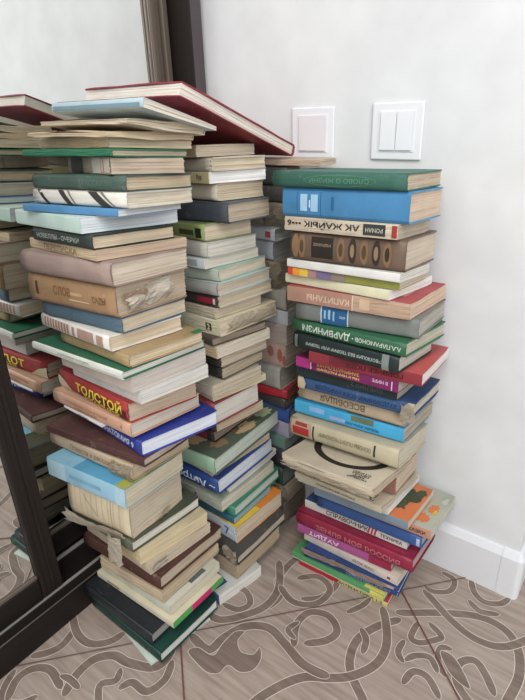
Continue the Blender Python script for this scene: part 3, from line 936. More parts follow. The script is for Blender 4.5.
STYLE = {
 'L1': {'k': 'h', 'sp': '#7c2630', 'co': '#8c2b35', 'pg': '#d9cfc0', 'lab': 'large dark red hardcover lying tilted across the tops of two stacks', 'dec': [], 'old': 1, 'flip': 1},
 'L2': {'k': 'm', 'sp': '#a9bfc6', 'co': '#c4d2d6', 'pg': '#d3c8b4', 'lab': 'pale blue thin booklet directly under the large tilted red hardcover', 'dec': [('Q', [(0.05, 0.0), (0.9, 0.0), (0.9, 0.5), (0.05, 0.5)], '#7d929c'), ('q', [(0.02, 0.04), (0.97, 0.04), (0.97, 0.5), (0.02, 0.5)], '#76909a')]},
 'L3': {'k': 'm', 'sp': '#cdbfa6', 'co': '#cfc3ad', 'pg': '#c9b797', 'lab': 'sagging beige pamphlet just below the pale blue booklet', 'dec': [], 'old': 1, 'flip': 1, 'crumple': 0.0022},
 'L4': {'k': 'm', 'sp': '#c4ab8a', 'co': '#cbb592', 'pg': '#c9b08b', 'lab': 'crumpled tan newspaper bundle, lowest of the sagging papers on the left stack', 'dec': [], 'old': 1, 'flip': 1, 'crumple': 0.0025},
 'L5': {'k': 'p', 'sp': '#c8a983', 'co': '#c9b08e', 'pg': '#d0bb98', 'lab': 'tan paperback under the crumpled tan newspaper bundle', 'dec': [], 'old': 1},
 'L6': {'k': 'h', 'sp': '#27724f', 'co': '#2b7a54', 'pg': '#bda88a', 'lab': 'thin bright green hardcover near the top of the left stack', 'dec': [], 'old': 1},
 'L7': {'k': 'p', 'sp': '#a3957f', 'co': '#5a544b', 'pg': '#bca48a', 'lab': 'torn paperback with ragged spine under the thin bright green hardcover', 'dec': [('q', [(0.62, 0.05), (0.8, 0.05), (0.8, 0.95), (0.62, 0.95)], '#c6beb0'), ('q', [(0.1, 0.02), (0.4, 0.02), (0.4, 0.98), (0.1, 0.98)], '#3a3632'), ('q', [(0.82, 0.1), (0.99, 0.1), (0.99, 0.9), (0.82, 0.9)], '#b5aea0'), ('q', [(0.86, 0.1), (0.875, 0.1), (0.875, 0.9), (0.86, 0.9)], '#a03a36')], 'old': 1, 'torn': 1},
 'L8': {'k': 'h', 'sp': '#41574d', 'co': '#3f544a', 'pg': '#c3ab86', 'lab': 'grey-green cloth hardcover above the white book with black stripes', 'dec': [('t', 'РАССКАЗЫ', 0.72, 0.5, 0.42, '#566b60', 0, 0.9)], 'old': 1},
 'L9': {'k': 'h', 'sp': '#d5cfc2', 'co': '#c9c3b5', 'pg': '#cfc2a6', 'lab': 'white hardcover with slanting black stripes on its spine', 'dec': [('q', [(0.06, 0.98), (0.1, 0.98), (0.2, 0.03), (0.16, 0.03)], '#35322f'), ('q', [(0.3, 0.98), (0.36, 0.98), (0.46, 0.03), (0.4, 0.03)], '#3b3835'), ('q', [(0.4, 0.98), (0.42, 0.98), (0.5, 0.03), (0.48, 0.03)], '#77736c'), ('q', [(0.62, 0.98), (0.71, 0.98), (0.86, 0.03), (0.76, 0.03)], '#3b3835'), ('q', [(0.74, 0.98), (0.77, 0.98), (0.9, 0.03), (0.88, 0.03)], '#77736c')], 'old': 1},
 'L10': {'k': 'p', 'sp': '#4a86b8', 'co': '#5b93bd', 'pg': '#c9cfd2', 'lab': 'thin blue booklet between the black-striped white book and the mint book', 'dec': []},
 'L11': {'k': 'p', 'sp': '#b8d0c4', 'co': '#c5d8cd', 'pg': '#ccd3d6', 'lab': 'pale mint softcover with bluish white pages in the left stack', 'dec': []},
 'L12': {'k': 'h', 'sp': '#2b332f', 'co': '#262d2a', 'pg': '#cbb592', 'lab': 'black hardcover with pale lettering under the pale mint softcover', 'dec': [('t', 'НОВЕЛЛЫ - ОЧЕРКИ', 0.45, 0.5, 0.36, '#9aa097', 0, 0.72)], 'old': 1},
 'L13': {'k': 'p', 'sp': '#bfa883', 'co': '#c5b08d', 'pg': '#c1a183', 'lab': 'beige paperback with brown printed spine under the black lettered hardcover', 'dec': [('t', 'ПЕРЕПИСКА', 0.5, 0.5, 0.6, '#8c7557', 0, 0.5), ('q', [(0.25, 0.12), (0.7, 0.12), (0.7, 0.2), (0.25, 0.2)], '#a58e6c')], 'old': 1},
 'L14': {'k': 'h', 'sp': '#987f75', 'co': '#9b8277', 'pg': '#c6b49b', 'lab': 'faded mauve-brown thick hardcover above the tan book with torn paper', 'dec': [], 'old': 1, 'bulge': 0.006},
 'L15': {'k': 'h', 'sp': '#9c7752', 'co': '#a58160', 'pg': '#b5a085', 'lab': 'thick tan-brown hardcover with crumpled torn paper on its end', 'dec': [('t', 'СЛОВ', 0.42, 0.55, 0.4, '#7d5b3c', 0, 0.2), ('t', 'САДЫ', 0.83, 0.45, 0.34, '#6f4f35', 0, 0.14), ('q', [(0.5, 0.3), (0.72, 0.3), (0.72, 0.34), (0.5, 0.34)], '#c8b294'), ('q', [(0.52, 0.48), (0.65, 0.48), (0.65, 0.58), (0.52, 0.58)], '#b69a75'), ('q', [(0.1, 0.3), (0.13, 0.3), (0.13, 0.75), (0.1, 0.75)], '#4d3a2a')], 'old': 1},
 'L16': {'k': 'h', 'sp': '#47606f', 'co': '#465f70', 'pg': '#c6b292', 'lab': 'slate blue cloth hardcover under the thick tan-brown torn book', 'dec': [], 'old': 1},
 'L17': {'k': 'h', 'sp': '#d5cfc5', 'co': '#dad5cc', 'pg': '#cbb492', 'lab': 'white hardcover with brown patterned spine on the left stack', 'dec': [('q', [(0.06, 0.2), (0.09, 0.2), (0.09, 0.85), (0.06, 0.85)], '#9c7a68'), ('q', [(0.105, 0.2), (0.135, 0.2), (0.135, 0.85), (0.105, 0.85)], '#9c7a68'), ('q', [(0.15, 0.2), (0.18, 0.2), (0.18, 0.85), (0.15, 0.85)], '#9c7a68'), ('q', [(0.195, 0.2), (0.225, 0.2), (0.225, 0.85), (0.195, 0.85)], '#9c7a68'), ('q', [(0.24, 0.2), (0.27, 0.2), (0.27, 0.85), (0.24, 0.85)], '#9c7a68'), ('q', [(0.285, 0.2), (0.31499999999999995, 0.2), (0.31499999999999995, 0.85), (0.285, 0.85)], '#9c7a68'), ('q', [(0.33, 0.2), (0.36, 0.2), (0.36, 0.85), (0.33, 0.85)], '#9c7a68'), ('q', [(0.375, 0.2), (0.405, 0.2), (0.405, 0.85), (0.375, 0.85)], '#9c7a68'), ('q', [(0.42, 0.2), (0.44999999999999996, 0.2), (0.44999999999999996, 0.85), (0.42, 0.85)], '#9c7a68'), ('q', [(0.5, 0.2), (0.53, 0.2), (0.53, 0.8), (0.5, 0.8)], '#9c7a68'), ('q', [(0.58, 0.18), (0.8, 0.18), (0.8, 0.85), (0.58, 0.85)], '#a7897a'), ('q', [(0.85, 0.2), (0.93, 0.2), (0.93, 0.85), (0.85, 0.85)], '#a7897a')]},
 'L18': {'k': 'h', 'sp': '#9c8258', 'co': '#a68a5f', 'pg': '#cdb891', 'lab': 'ochre-topped hardcover with a small green corner mark', 'dec': [('Q', [(0.93, 0.86), (1.0, 0.86), (1.0, 1.0), (0.93, 1.0)], '#2c7c55')], 'old': 1},
 'L19': {'k': 'h', 'sp': '#d3d4c9', 'co': '#27674a', 'pg': '#cfccc0', 'lab': 'green-topped large book with a broad white spine', 'dec': [('q', [(0.03, 0.3), (0.95, 0.3), (0.95, 0.36), (0.03, 0.36)], '#a9aca0'), ('t', 'СОВРЕМЕННЫЙ КАЛЕНДАРЬ', 0.5, 0.62, 0.3, '#8d9185', 0, 0.7)]},
 'L20': {'k': 'p', 'sp': '#cbb9ac', 'co': '#cfc6ba', 'pg': '#c3b6ab', 'lab': 'pinkish-white thick paperback below the green-topped book', 'dec': []},
 'L21': {'k': 'm', 'sp': '#c9c5bd', 'co': '#d2cfc8', 'pg': '#cac6be', 'lab': 'white magazine with a violet picture strip on its cover', 'dec': [('Q', [(0.8, 0.12), (0.98, 0.12), (0.98, 0.8), (0.8, 0.8)], '#5d586e'), ('Q', [(0.85, 0.2), (0.96, 0.2), (0.96, 0.55), (0.85, 0.55)], '#8b86a6')]},
 'L22': {'k': 'h', 'sp': '#a82f2c', 'co': '#a13332', 'pg': '#b99f84', 'lab': 'red book with large yellow letters and a torn spine end', 'dec': [('q', [(0.3, 0.1), (0.98, 0.1), (0.98, 0.55), (0.4, 0.62)], '#5b2120'), ('t', 'ТОЛСТОЙ', 0.6, 0.56, 0.6, '#dccb45', 0, 0.64), ('t', 'КНИГА ДЛЯ ДЕТЕЙ', 0.64, 0.17, 0.24, '#d3bf48', 0, 0.62), ('q', [(0.0, 0.0), (0.22, 0.0), (0.1, 0.5), (0.0, 0.7)], '#c5b59a')], 'old': 1, 'torn': 1},
 'L23': {'k': 'h', 'sp': '#c49376', 'co': '#c79a7e', 'pg': '#c3b6a6', 'lab': 'salmon pink hardcover under the red yellow-lettered book', 'dec': [('t', 'СОЧИНЕНИЯ ТОМ ВТОРОЙ', 0.45, 0.62, 0.24, '#a87860', 0, 0.6), ('t', 'ИЗБРАННОЕ', 0.45, 0.3, 0.22, '#a87860', 0, 0.5), ('t', '4', 0.9, 0.55, 0.3, '#a87860', 0, 0.9)]},
 'L23b': {'k': 'm', 'sp': '#d3d0cb', 'co': '#d6d3cd', 'pg': '#cfccc7', 'lab': 'thin white pamphlet sticking out beneath the salmon pink hardcover', 'dec': [('t', 'МЕТОДИКА', 0.55, 0.5, 0.6, '#6a6a70', 0, 0.5)]},
 'L24': {'k': 'h', 'sp': '#27368f', 'co': '#2b3a9a', 'pg': '#c9d0dc', 'lab': 'bright royal blue hardcover with white pages on the left stack', 'dec': [('t', 'АНАТОМИЯ 9', 0.62, 0.5, 0.4, '#c9cfe6', 0, 0.55)]},
 'L25': {'k': 'h', 'sp': '#4f302c', 'co': '#5b3834', 'pg': '#b7a592', 'lab': 'thin maroon-brown hardcover under the royal blue book', 'dec': [], 'old': 1},
 'L26': {'k': 'h', 'sp': '#b39c80', 'co': '#a98f70', 'pg': '#b59f80', 'lab': 'beige hardcover with faint script on its spine above the sky blue book', 'dec': [('t', 'Повести и рассказы', 0.55, 0.5, 0.5, '#8a7359', 0, 0.55), ('e', 0.8, 0.5, 0.04, 0.42, '#a18868')], 'old': 1},
 'L27': {'k': 'p', 'sp': '#8bb9cf', 'co': '#4f9cc4', 'pg': '#bdb193', 'lab': 'sky blue hardcover with a yellow-green cover edge', 'dec': [('Q', [(0.0, 0.0), (0.35, 0.0), (0.35, 1.0), (0.0, 1.0)], '#86b4c8'), ('q', [(0, 0.02), (0.25, 0.02), (0.25, 0.98), (0, 0.98)], '#a5c3cd'), ('q', [(0.88, 0.02), (1.0, 0.02), (1.0, 0.98), (0.88, 0.98)], '#a9c6d2'), ('q', [(0.3, 0.35), (0.7, 0.35), (0.7, 0.55), (0.3, 0.55)], '#79a3b8'), ('Q', [(0.88, 0.0), (1.0, 0.0), (1.0, 1.0), (0.88, 1.0)], '#a5a552'), ('Q', [(0.2, 0.4), (0.35, 0.4), (0.35, 0.5), (0.2, 0.5)], '#44708a'), ('Q', [(0.45, 0.5), (0.62, 0.5), (0.62, 0.6), (0.45, 0.6)], '#44708a')], 'old': 0},
 'L28': {'k': 'h', 'sp': '#c3b292', 'co': '#b9a688', 'pg': '#baa98e', 'lab': 'very thick beige book with a cracked blank spine', 'dec': [('q', [(0.04, 0.08), (0.047, 0.08), (0.047, 0.92), (0.04, 0.92)], '#b3a180'), ('q', [(0.13, 0.08), (0.137, 0.08), (0.137, 0.92), (0.13, 0.92)], '#b3a180'), ('q', [(0.22, 0.08), (0.22699999999999998, 0.08), (0.22699999999999998, 0.92), (0.22, 0.92)], '#b3a180'), ('q', [(0.31, 0.08), (0.317, 0.08), (0.317, 0.92), (0.31, 0.92)], '#b3a180'), ('q', [(0.39999999999999997, 0.08), (0.407, 0.08), (0.407, 0.92), (0.39999999999999997, 0.92)], '#b3a180'), ('q', [(0.48999999999999994, 0.08), (0.49699999999999994, 0.08), (0.49699999999999994, 0.92), (0.48999999999999994, 0.92)], '#b3a180'), ('q', [(0.5800000000000001, 0.08), (0.5870000000000001, 0.08), (0.5870000000000001, 0.92), (0.5800000000000001, 0.92)], '#b3a180'), ('q', [(0.67, 0.08), (0.677, 0.08), (0.677, 0.92), (0.67, 0.92)], '#b3a180'), ('q', [(0.76, 0.08), (0.767, 0.08), (0.767, 0.92), (0.76, 0.92)], '#b3a180'), ('q', [(0.85, 0.08), (0.857, 0.08), (0.857, 0.92), (0.85, 0.92)], '#b3a180'), ('q', [(0.72, 0.02), (0.727, 0.02), (0.727, 0.98), (0.72, 0.98)], '#8d7b60'), ('q', [(0.25, 0.85), (0.26, 0.85), (0.5, 0.3), (0.49, 0.3)], '#9b8a6c')], 'old': 1},
 'L29': {'k': 'h', 'sp': '#4f5343', 'co': '#474b3c', 'pg': '#c9c4b4', 'lab': 'dark olive thin hardcover below the very thick beige book', 'dec': [], 'old': 1, 'scrap': 1},
 'L30': {'k': 'p', 'sp': '#b7a57c', 'co': '#c2b18a', 'pg': '#c4b183', 'lab': 'yellowed paperback with rough deckled pages low in the left stack', 'dec': [], 'old': 1},
 'L31': {'k': 'm', 'sp': '#b8a78d', 'co': '#b3a38b', 'pg': '#bdaa8c', 'lab': 'loose bundle of grey-beige leaves above the dark brown hardcover', 'dec': []},
 'L32': {'k': 'h', 'sp': '#4c2d24', 'co': '#51302a', 'pg': '#b39f84', 'lab': 'dark chocolate-brown hardcover near the foot of the left stack', 'dec': [], 'old': 1},
 'L33': {'k': 'p', 'sp': '#b59d80', 'co': '#a58f70', 'pg': '#b6a07f', 'lab': 'beige worn book just under the dark chocolate-brown hardcover', 'dec': [], 'old': 1, 'torn': 1},
 'L34': {'k': 'm', 'sp': '#b7b9a6', 'co': '#c3bfab', 'pg': '#c0b89f', 'lab': 'pale green-grey booklet with photographs on its cover', 'dec': [('Q', [(0.55, 0.15), (0.93, 0.15), (0.93, 0.45), (0.55, 0.45)], '#7e8988'), ('Q', [(0.9, 0.45), (0.97, 0.45), (0.97, 0.75), (0.9, 0.75)], '#56605f'), ('Q', [(0.6, 0.5), (0.8, 0.5), (0.8, 0.8), (0.6, 0.8)], '#a49a80')]},
 'L35': {'k': 'p', 'sp': '#c7bda4', 'co': '#cabf9f', 'pg': '#c6b998', 'lab': 'flat cream book with green and magenta edge stripes', 'dec': [('x', 0, 0.35, 0.0, 1.0, '#4f9a4e'), ('x', 0.35, 0.75, 0.0, 1.0, '#c02f68'), ('x', 0.75, 1.0, 0.0, 1.0, '#4f9a4e'), ('q', [(0.15, 0.3), (0.32, 0.3), (0.32, 0.7), (0.15, 0.7)], '#8d8465')]},
 'L36': {'k': 'h', 'sp': '#1f2429', 'co': '#1d2126', 'pg': '#8d8a86', 'lab': 'black hardcover lying on the large dark green book at floor level', 'dec': []},
 'L37': {'k': 'h', 'sp': '#13362f', 'co': '#163c34', 'pg': '#c3c5bf', 'lab': 'large dark green hardcover near the floor at the front of the left stack', 'dec': []},
 'L38': {'k': 'm', 'sp': '#b3c0b0', 'co': '#bcc8b8', 'pg': '#bfc6bb', 'lab': 'pale green booklet lying flat on the floor under the large dark green hardcover', 'dec': []},
 'M1': {'k': 'p', 'sp': '#a08b70', 'co': '#b5a58b', 'pg': '#cdbb9c', 'lab': 'cream-paged book at the very top of the middle stack under the tilted red book', 'dec': [], 'old': 1},
 'M2': {'k': 'h', 'sp': '#b3aa98', 'co': '#b7ad9a', 'pg': '#c3b090', 'lab': 'second book from the top of the middle stack, pale with loose cover', 'dec': [], 'old': 1, 'torn': 1},
 'M3': {'k': 'p', 'sp': '#cdbf8c', 'co': '#d5d3cb', 'pg': '#dcdcd8', 'lab': 'clean white-paged book with a cream spine label', 'dec': [('t', 'Руд', 0.85, 0.5, 0.5, '#4b4535', 0, 0.9)]},
 'M4': {'k': 'h', 'sp': '#c3b9a3', 'co': '#bdb29c', 'pg': '#c4b08e', 'lab': 'beige hardcover under the clean white-paged book in the middle stack', 'dec': [], 'old': 1},
 'M5': {'k': 'h', 'sp': '#3b4049', 'co': '#5a5d62', 'pg': '#b09d83', 'lab': 'dark navy thick hardcover high in the middle stack', 'dec': [('t', 'НАУКА', 0.7, 0.2, 0.2, '#4f545c', 0, 0.9)], 'old': 1},
 'M6': {'k': 'h', 'sp': '#849455', 'co': '#7d8a5c', 'pg': '#c5b393', 'lab': 'lime green spined book under the dark navy one', 'dec': [('q', [(0.62, 0.3), (0.85, 0.3), (0.85, 0.6), (0.62, 0.6)], '#3f4a30'), ('q', [(0.88, 0.2), (0.97, 0.2), (0.97, 0.75), (0.88, 0.75)], '#262b20')]},
 'M7': {'k': 'h', 'sp': '#a6a498', 'co': '#aaa89c', 'pg': '#c9c4b6', 'lab': 'pale grey hardcover below the lime green spined book', 'dec': [], 'old': 1},
 'M8': {'k': 'p', 'sp': '#c3cacc', 'co': '#b6bdbb', 'pg': '#c3bca9', 'lab': 'book with a bluish white spine third below the dark navy book', 'dec': [('q', [(0.7, 0.2), (0.9, 0.2), (0.9, 0.8), (0.7, 0.8)], '#9aa3a6')]},
 'M9': {'k': 'h', 'sp': '#8f9a8a', 'co': '#8fae9b', 'pg': '#c9bda3', 'lab': 'grey-green hardcover with a pale teal cover in the middle stack', 'dec': [], 'old': 1},
 'M10': {'k': 'h', 'sp': '#83827c', 'co': '#a9bab8', 'pg': '#bdae95', 'lab': 'grey rounded-spine thick book above the black book with a red label', 'dec': [], 'bulge': 0.005, 'old': 1},
 'M11': {'k': 'h', 'sp': '#38302c', 'co': '#b9ae9b', 'pg': '#c3b292', 'lab': 'ragged-paged book with a black spine and small dark red label', 'dec': [('q', [(0.72, 0.3), (0.93, 0.3), (0.93, 0.75), (0.72, 0.75)], '#8e2436'), ('q', [(0.93, 0.3), (0.96, 0.3), (0.96, 0.75), (0.93, 0.75)], '#c9b7b0')], 'old': 1, 'torn': 1},
 'M12': {'k': 'p', 'sp': '#b3a78f', 'co': '#b7aa8f', 'pg': '#bca98b', 'lab': 'curled beige book above the big cream paperback', 'dec': [], 'old': 1},
 'M13': {'k': 'p', 'sp': '#c3bd9c', 'co': '#c9c2a0', 'pg': '#c2b190', 'lab': 'big cream paperback with a small black number 2 on its spine', 'dec': [('q', [(0.8, 0.25), (0.88, 0.25), (0.88, 0.72), (0.8, 0.72)], '#4a473b'), ('t', '2', 0.84, 0.48, 0.36, '#d8d2b4', 0, 0.9), ('Q', [(0.45, 0.2), (0.8, 0.2), (0.8, 0.35), (0.45, 0.35)], '#5b5546'), ('Q', [(0.3, 0.25), (0.42, 0.25), (0.42, 0.4), (0.3, 0.4)], '#7d7660')], 'old': 1},
 'M14': {'k': 'h', 'sp': '#4b4038', 'co': '#50443b', 'pg': '#8d7b66', 'lab': 'thin dark brown book directly below the big cream paperback', 'dec': [], 'old': 1},
 'M15': {'k': 'p', 'sp': '#b7a27d', 'co': '#beae90', 'pg': '#c4b8a2', 'lab': 'beige paperback under the thin dark brown book', 'dec': [], 'old': 1},
 'M16': {'k': 'h', 'sp': '#2d2824', 'co': '#6b5f52', 'pg': '#b9a88b', 'lab': 'upper of two books with cracked black spines in the middle stack', 'dec': [], 'old': 1, 'torn': 1},
 'M17': {'k': 'h', 'sp': '#211e1c', 'co': '#5f5548', 'pg': '#b5a282', 'lab': 'lower of two books with cracked black spines in the middle stack', 'dec': [], 'old': 1, 'torn': 1},
 'M18': {'k': 'p', 'sp': '#b0a690', 'co': '#aca28c', 'pg': '#b5a58a', 'lab': 'grey-beige paperback under the two cracked black spines', 'dec': [], 'old': 1},
 'M19': {'k': 'p', 'sp': '#cdc39a', 'co': '#cbc198', 'pg': '#bfb188', 'lab': 'thin pale yellow booklet with a smooth folded spine', 'dec': []},
 'M20': {'k': 'h', 'sp': '#8e3a3a', 'co': '#82353a', 'pg': '#bfb8ab', 'lab': 'white-paged book with a maroon cover in the middle stack', 'dec': [('t', 'ТОМ', 0.8, 0.5, 0.3, '#c7a9a0', 0, 0.9)]},
 'M21': {'k': 'p', 'sp': '#5e3b3c', 'co': '#6f4744', 'pg': '#b09a7b', 'lab': 'beige-paged book resting under the maroon-covered one', 'dec': []},
 'M22': {'k': 'h', 'sp': '#27221f', 'co': '#2b2522', 'pg': '#7d6a58', 'lab': 'small black book end with a dark red label lying on the art album', 'dec': [('q', [(0.55, 0.2), (0.85, 0.2), (0.85, 0.8), (0.55, 0.8)], '#6b2225')], 'old': 1},
 'M23': {'k': 'h', 'sp': '#7fa083', 'co': '#4f5a4a', 'pg': '#aeb7a8', 'lab': 'large art album with a painted cover of flesh-coloured figures', 'dec': [('E', 0.45, 0.25, 0.12, 0.13, '#a98360'), ('E', 0.72, 0.42, 0.12, 0.12, '#b08a66'), ('E', 0.78, 0.62, 0.09, 0.16, '#bda77a'), ('E', 0.55, 0.72, 0.2, 0.1, '#76886c'), ('E', 0.3, 0.5, 0.12, 0.16, '#3a4238'), ('E', 0.86, 0.22, 0.09, 0.09, '#8d7458'), ('E', 0.25, 0.2, 0.1, 0.07, '#7e8c70'), ('E', 0.9, 0.85, 0.08, 0.1, '#9aa583'), ('E', 0.62, 0.16, 0.1, 0.09, '#a98a68'), ('E', 0.93, 0.55, 0.06, 0.14, '#b39a72'), ('E', 0.7, 0.28, 0.06, 0.1, '#8e9a78'), ('E', 0.83, 0.42, 0.07, 0.08, '#6f5b45')]},
 'M24': {'k': 'p', 'sp': '#a3947c', 'co': '#a6977f', 'pg': '#b09f84', 'lab': 'thin beige book between the art album and the blue book', 'dec': [], 'old': 1},
 'M25': {'k': 'h', 'sp': '#25407f', 'co': '#283f80', 'pg': '#bcc5d0', 'lab': 'cobalt blue hardcover with white cursive lettering upside down on its spine', 'dec': [('t', '~ Антроп', 0.66, 0.5, 0.62, '#c6cfe0', 1, 0.62)]},
 'M26': {'k': 'm', 'sp': '#c3c0b7', 'co': '#c5c2b8', 'pg': '#c0bdb4', 'lab': 'thin white booklet with a black mark under the cobalt blue hardcover', 'dec': [('q', [(0.9, 0.1), (0.97, 0.1), (0.97, 0.8), (0.9, 0.8)], '#2d2d2d')]},
 'M27': {'k': 'p', 'sp': '#9da08f', 'co': '#8d9483', 'pg': '#b7b09a', 'lab': 'worn grey-green paperback below the cobalt blue book', 'dec': [('q', [(0.3, 0.4), (0.33, 0.4), (0.33, 0.6), (0.3, 0.6)], '#55584c'), ('q', [(0.6, 0.4), (0.63, 0.4), (0.63, 0.6), (0.6, 0.6)], '#55584c')], 'old': 1},
 'M28': {'k': 'h', 'sp': '#2f7a5e', 'co': '#34795f', 'pg': '#b2bdb0', 'lab': 'teal green hardcover with pale pages low in the middle stack', 'dec': [('q', [(0.7, 0.2), (0.9, 0.2), (0.9, 0.8), (0.7, 0.8)], '#25614b')]},
 'M29': {'k': 'p', 'sp': '#2f5f70', 'co': '#356a7d', 'pg': '#7d98a3', 'lab': 'thin petrol blue book under the teal green hardcover', 'dec': []},
 'M30': {'k': 'p', 'sp': '#b9c3c9', 'co': '#c98234', 'pg': '#bda888', 'lab': 'paperback with an orange and yellow cover and pale spine', 'dec': [('Q', [(0.86, 0.0), (1.0, 0.0), (1.0, 0.5), (0.86, 0.5)], '#d6b23c'), ('Q', [(0.86, 0.5), (1.0, 0.5), (1.0, 1.0), (0.86, 1.0)], '#cf7c30'), ('t', '7', 0.86, 0.5, 0.5, '#3d6ea5', 0, 0.9)], 'old': 1, 'torn': 1},
 'M31': {'k': 'h', 'sp': '#3a3733', 'co': '#43403d', 'pg': '#b3a48c', 'lab': 'dark grey scuffed hardcover second from the floor in the middle stack', 'dec': [('q', [(0.55, 0.15), (0.9, 0.15), (0.9, 0.85), (0.55, 0.85)], '#55504a')], 'old': 1},
 'M32': {'k': 'p', 'sp': '#9c8a70', 'co': '#8a7a63', 'pg': '#a8926f', 'lab': 'thick torn beige book under the dark grey scuffed hardcover', 'dec': [], 'old': 1, 'torn': 1},
 'M33': {'k': 'p', 'sp': '#4a6a94', 'co': '#b9b8b0', 'pg': '#c9c6bc', 'lab': 'white-paged softcover with a dark blue patch lying on the floor beside the left stack', 'dec': [('Q', [(0.3, 0.03), (0.92, 0.03), (0.92, 0.3), (0.3, 0.3)], '#324d78')]},
 'R1': {'k': 'h', 'sp': '#2f5e50', 'co': '#3b6b5c', 'pg': '#c3ab8d', 'lab': 'green hardcover with an embossed oval on top of the right stack', 'dec': [('e', 0.53, 0.5, 0.27, 0.36, '#456f60'), ('e', 0.53, 0.5, 0.26, 0.29, '#33614f'), ('t', 'СЛОВО О ЖИЗНИ', 0.53, 0.5, 0.3, '#587f6e', 1, 0.44)], 'bulge': 0.004, 'old': 1},
 'R2': {'k': 'h', 'sp': '#3c7eb0', 'co': '#4485b3', 'pg': '#c9ae90', 'lab': 'thick bright blue hardcover second in the right stack', 'dec': [('q', [(0.13, 0.08), (0.135, 0.08), (0.135, 0.9), (0.13, 0.9)], '#24618f'), ('q', [(0.33, 0.08), (0.335, 0.08), (0.335, 0.9), (0.33, 0.9)], '#24618f'), ('q', [(0.16, 0.22), (0.22, 0.22), (0.22, 0.8), (0.16, 0.8)], '#9cc1dc'), ('q', [(0.25, 0.22), (0.31, 0.22), (0.31, 0.8), (0.25, 0.8)], '#9cc1dc'), ('q', [(0.235, 0.35), (0.245, 0.35), (0.245, 0.6), (0.235, 0.6)], '#c6dbe8'), ('q', [(0.42, 0.3), (0.44, 0.3), (0.44, 0.75), (0.42, 0.75)], '#24618f')], 'bulge': 0.002},
 'R3': {'k': 'p', 'sp': '#bfb098', 'co': '#bdae95', 'pg': '#b5a28b', 'lab': 'beige paperback with black upside-down title between the blue and brown books', 'dec': [('t', 'АК ЖАЙЫК •••6', 0.36, 0.5, 0.55, '#2f2b28', 1, 0.66), ('q', [(0.72, 0.15), (0.9, 0.15), (0.9, 0.9), (0.72, 0.9)], '#37393a'), ('t', 'РОМАН', 0.81, 0.5, 0.4, '#b5ad9c', 1, 0.14), ('q', [(0.95, 0.1), (0.99, 0.1), (0.99, 0.9), (0.95, 0.9)], '#9c3a35')], 'old': 1},
 'R4': {'k': 'h', 'sp': '#675141', 'co': '#6c5646', 'pg': '#c1ad95', 'lab': 'brown hardcover with dark medallion ornaments along its spine', 'dec': [('q', [(0.2, 0.15), (0.4, 0.15), (0.4, 0.85), (0.2, 0.85)], '#2c2622'), ('t', 'ИЗБРАННОЕ', 0.3, 0.6, 0.14, '#8d7a63', 1, 0.16), ('e', 0.11, 0.5, 0.035, 0.4, '#82664c'), ('e', 0.47, 0.5, 0.035, 0.4, '#82664c'), ('e', 0.57, 0.5, 0.035, 0.4, '#392e27'), ('e', 0.67, 0.5, 0.035, 0.4, '#82664c'), ('e', 0.77, 0.5, 0.035, 0.4, '#392e27'), ('e', 0.86, 0.5, 0.035, 0.4, '#82664c'), ('e', 0.05, 0.5, 0.035, 0.4, '#82664c'), ('e', 0.11, 0.5, 0.018, 0.22, '#54412f'), ('e', 0.47, 0.5, 0.018, 0.22, '#54412f'), ('e', 0.57, 0.5, 0.018, 0.22, '#8a7358'), ('e', 0.67, 0.5, 0.018, 0.22, '#54412f'), ('e', 0.77, 0.5, 0.018, 0.22, '#8a7358'), ('e', 0.86, 0.5, 0.018, 0.22, '#392e27')]},
 'R5': {'k': 'p', 'sp': '#d7d5cf', 'co': '#d3d1cb', 'pg': '#c7c1b4', 'lab': 'thin white paperback directly beneath the brown medallion hardcover', 'dec': []},
 'R6': {'k': 'p', 'sp': '#8f8f3a', 'co': '#a39b55', 'pg': '#bdaf98', 'lab': 'thin softcover with a rainbow-tinted spine', 'dec': [('q', [(0, 0), (0.05, 0), (0.05, 1), (0, 1)], '#c03f30'), ('q', [(0.05, 0), (0.12, 0), (0.12, 1), (0.05, 1)], '#d98d35'), ('q', [(0.12, 0), (0.2, 0), (0.2, 1), (0.12, 1)], '#d3b24a'), ('q', [(0.2, 0), (0.28, 0), (0.28, 1), (0.2, 1)], '#a17f7a'), ('q', [(0.28, 0), (0.42, 0), (0.42, 1), (0.28, 1)], '#77688a'), ('q', [(0.42, 0), (0.55, 0), (0.55, 1), (0.42, 1)], '#8b7d70')]},
 'R7': {'k': 'p', 'sp': '#d3cda9', 'co': '#d9d6cb', 'pg': '#d8d5cd', 'lab': 'thin cream-yellow softcover beneath the rainbow-tinted one', 'dec': []},
 'R8': {'k': 'p', 'sp': '#b29179', 'co': '#b04a4c', 'pg': '#c7ab8d', 'lab': 'tan-spined paperback with a red cover at mid height of the right stack', 'dec': [('q', [(0.56, 0.0), (0.57, 0.0), (0.57, 1), (0.56, 1)], '#d2bca2'), ('q', [(0.62, 0.2), (0.7, 0.2), (0.7, 0.85), (0.62, 0.85)], '#c9ad90'), ('t', 'КАПИТАНЫ', 0.36, 0.45, 0.4, '#c9b29c', 1, 0.36), ('q', [(0, 0.0), (0.56, 0.0), (0.56, 1), (0, 1)], '#a47d6c'), ('Q', [(0.6, 0.2), (0.9, 0.2), (0.9, 0.45), (0.6, 0.45)], '#c78a84')], 'old': 1},
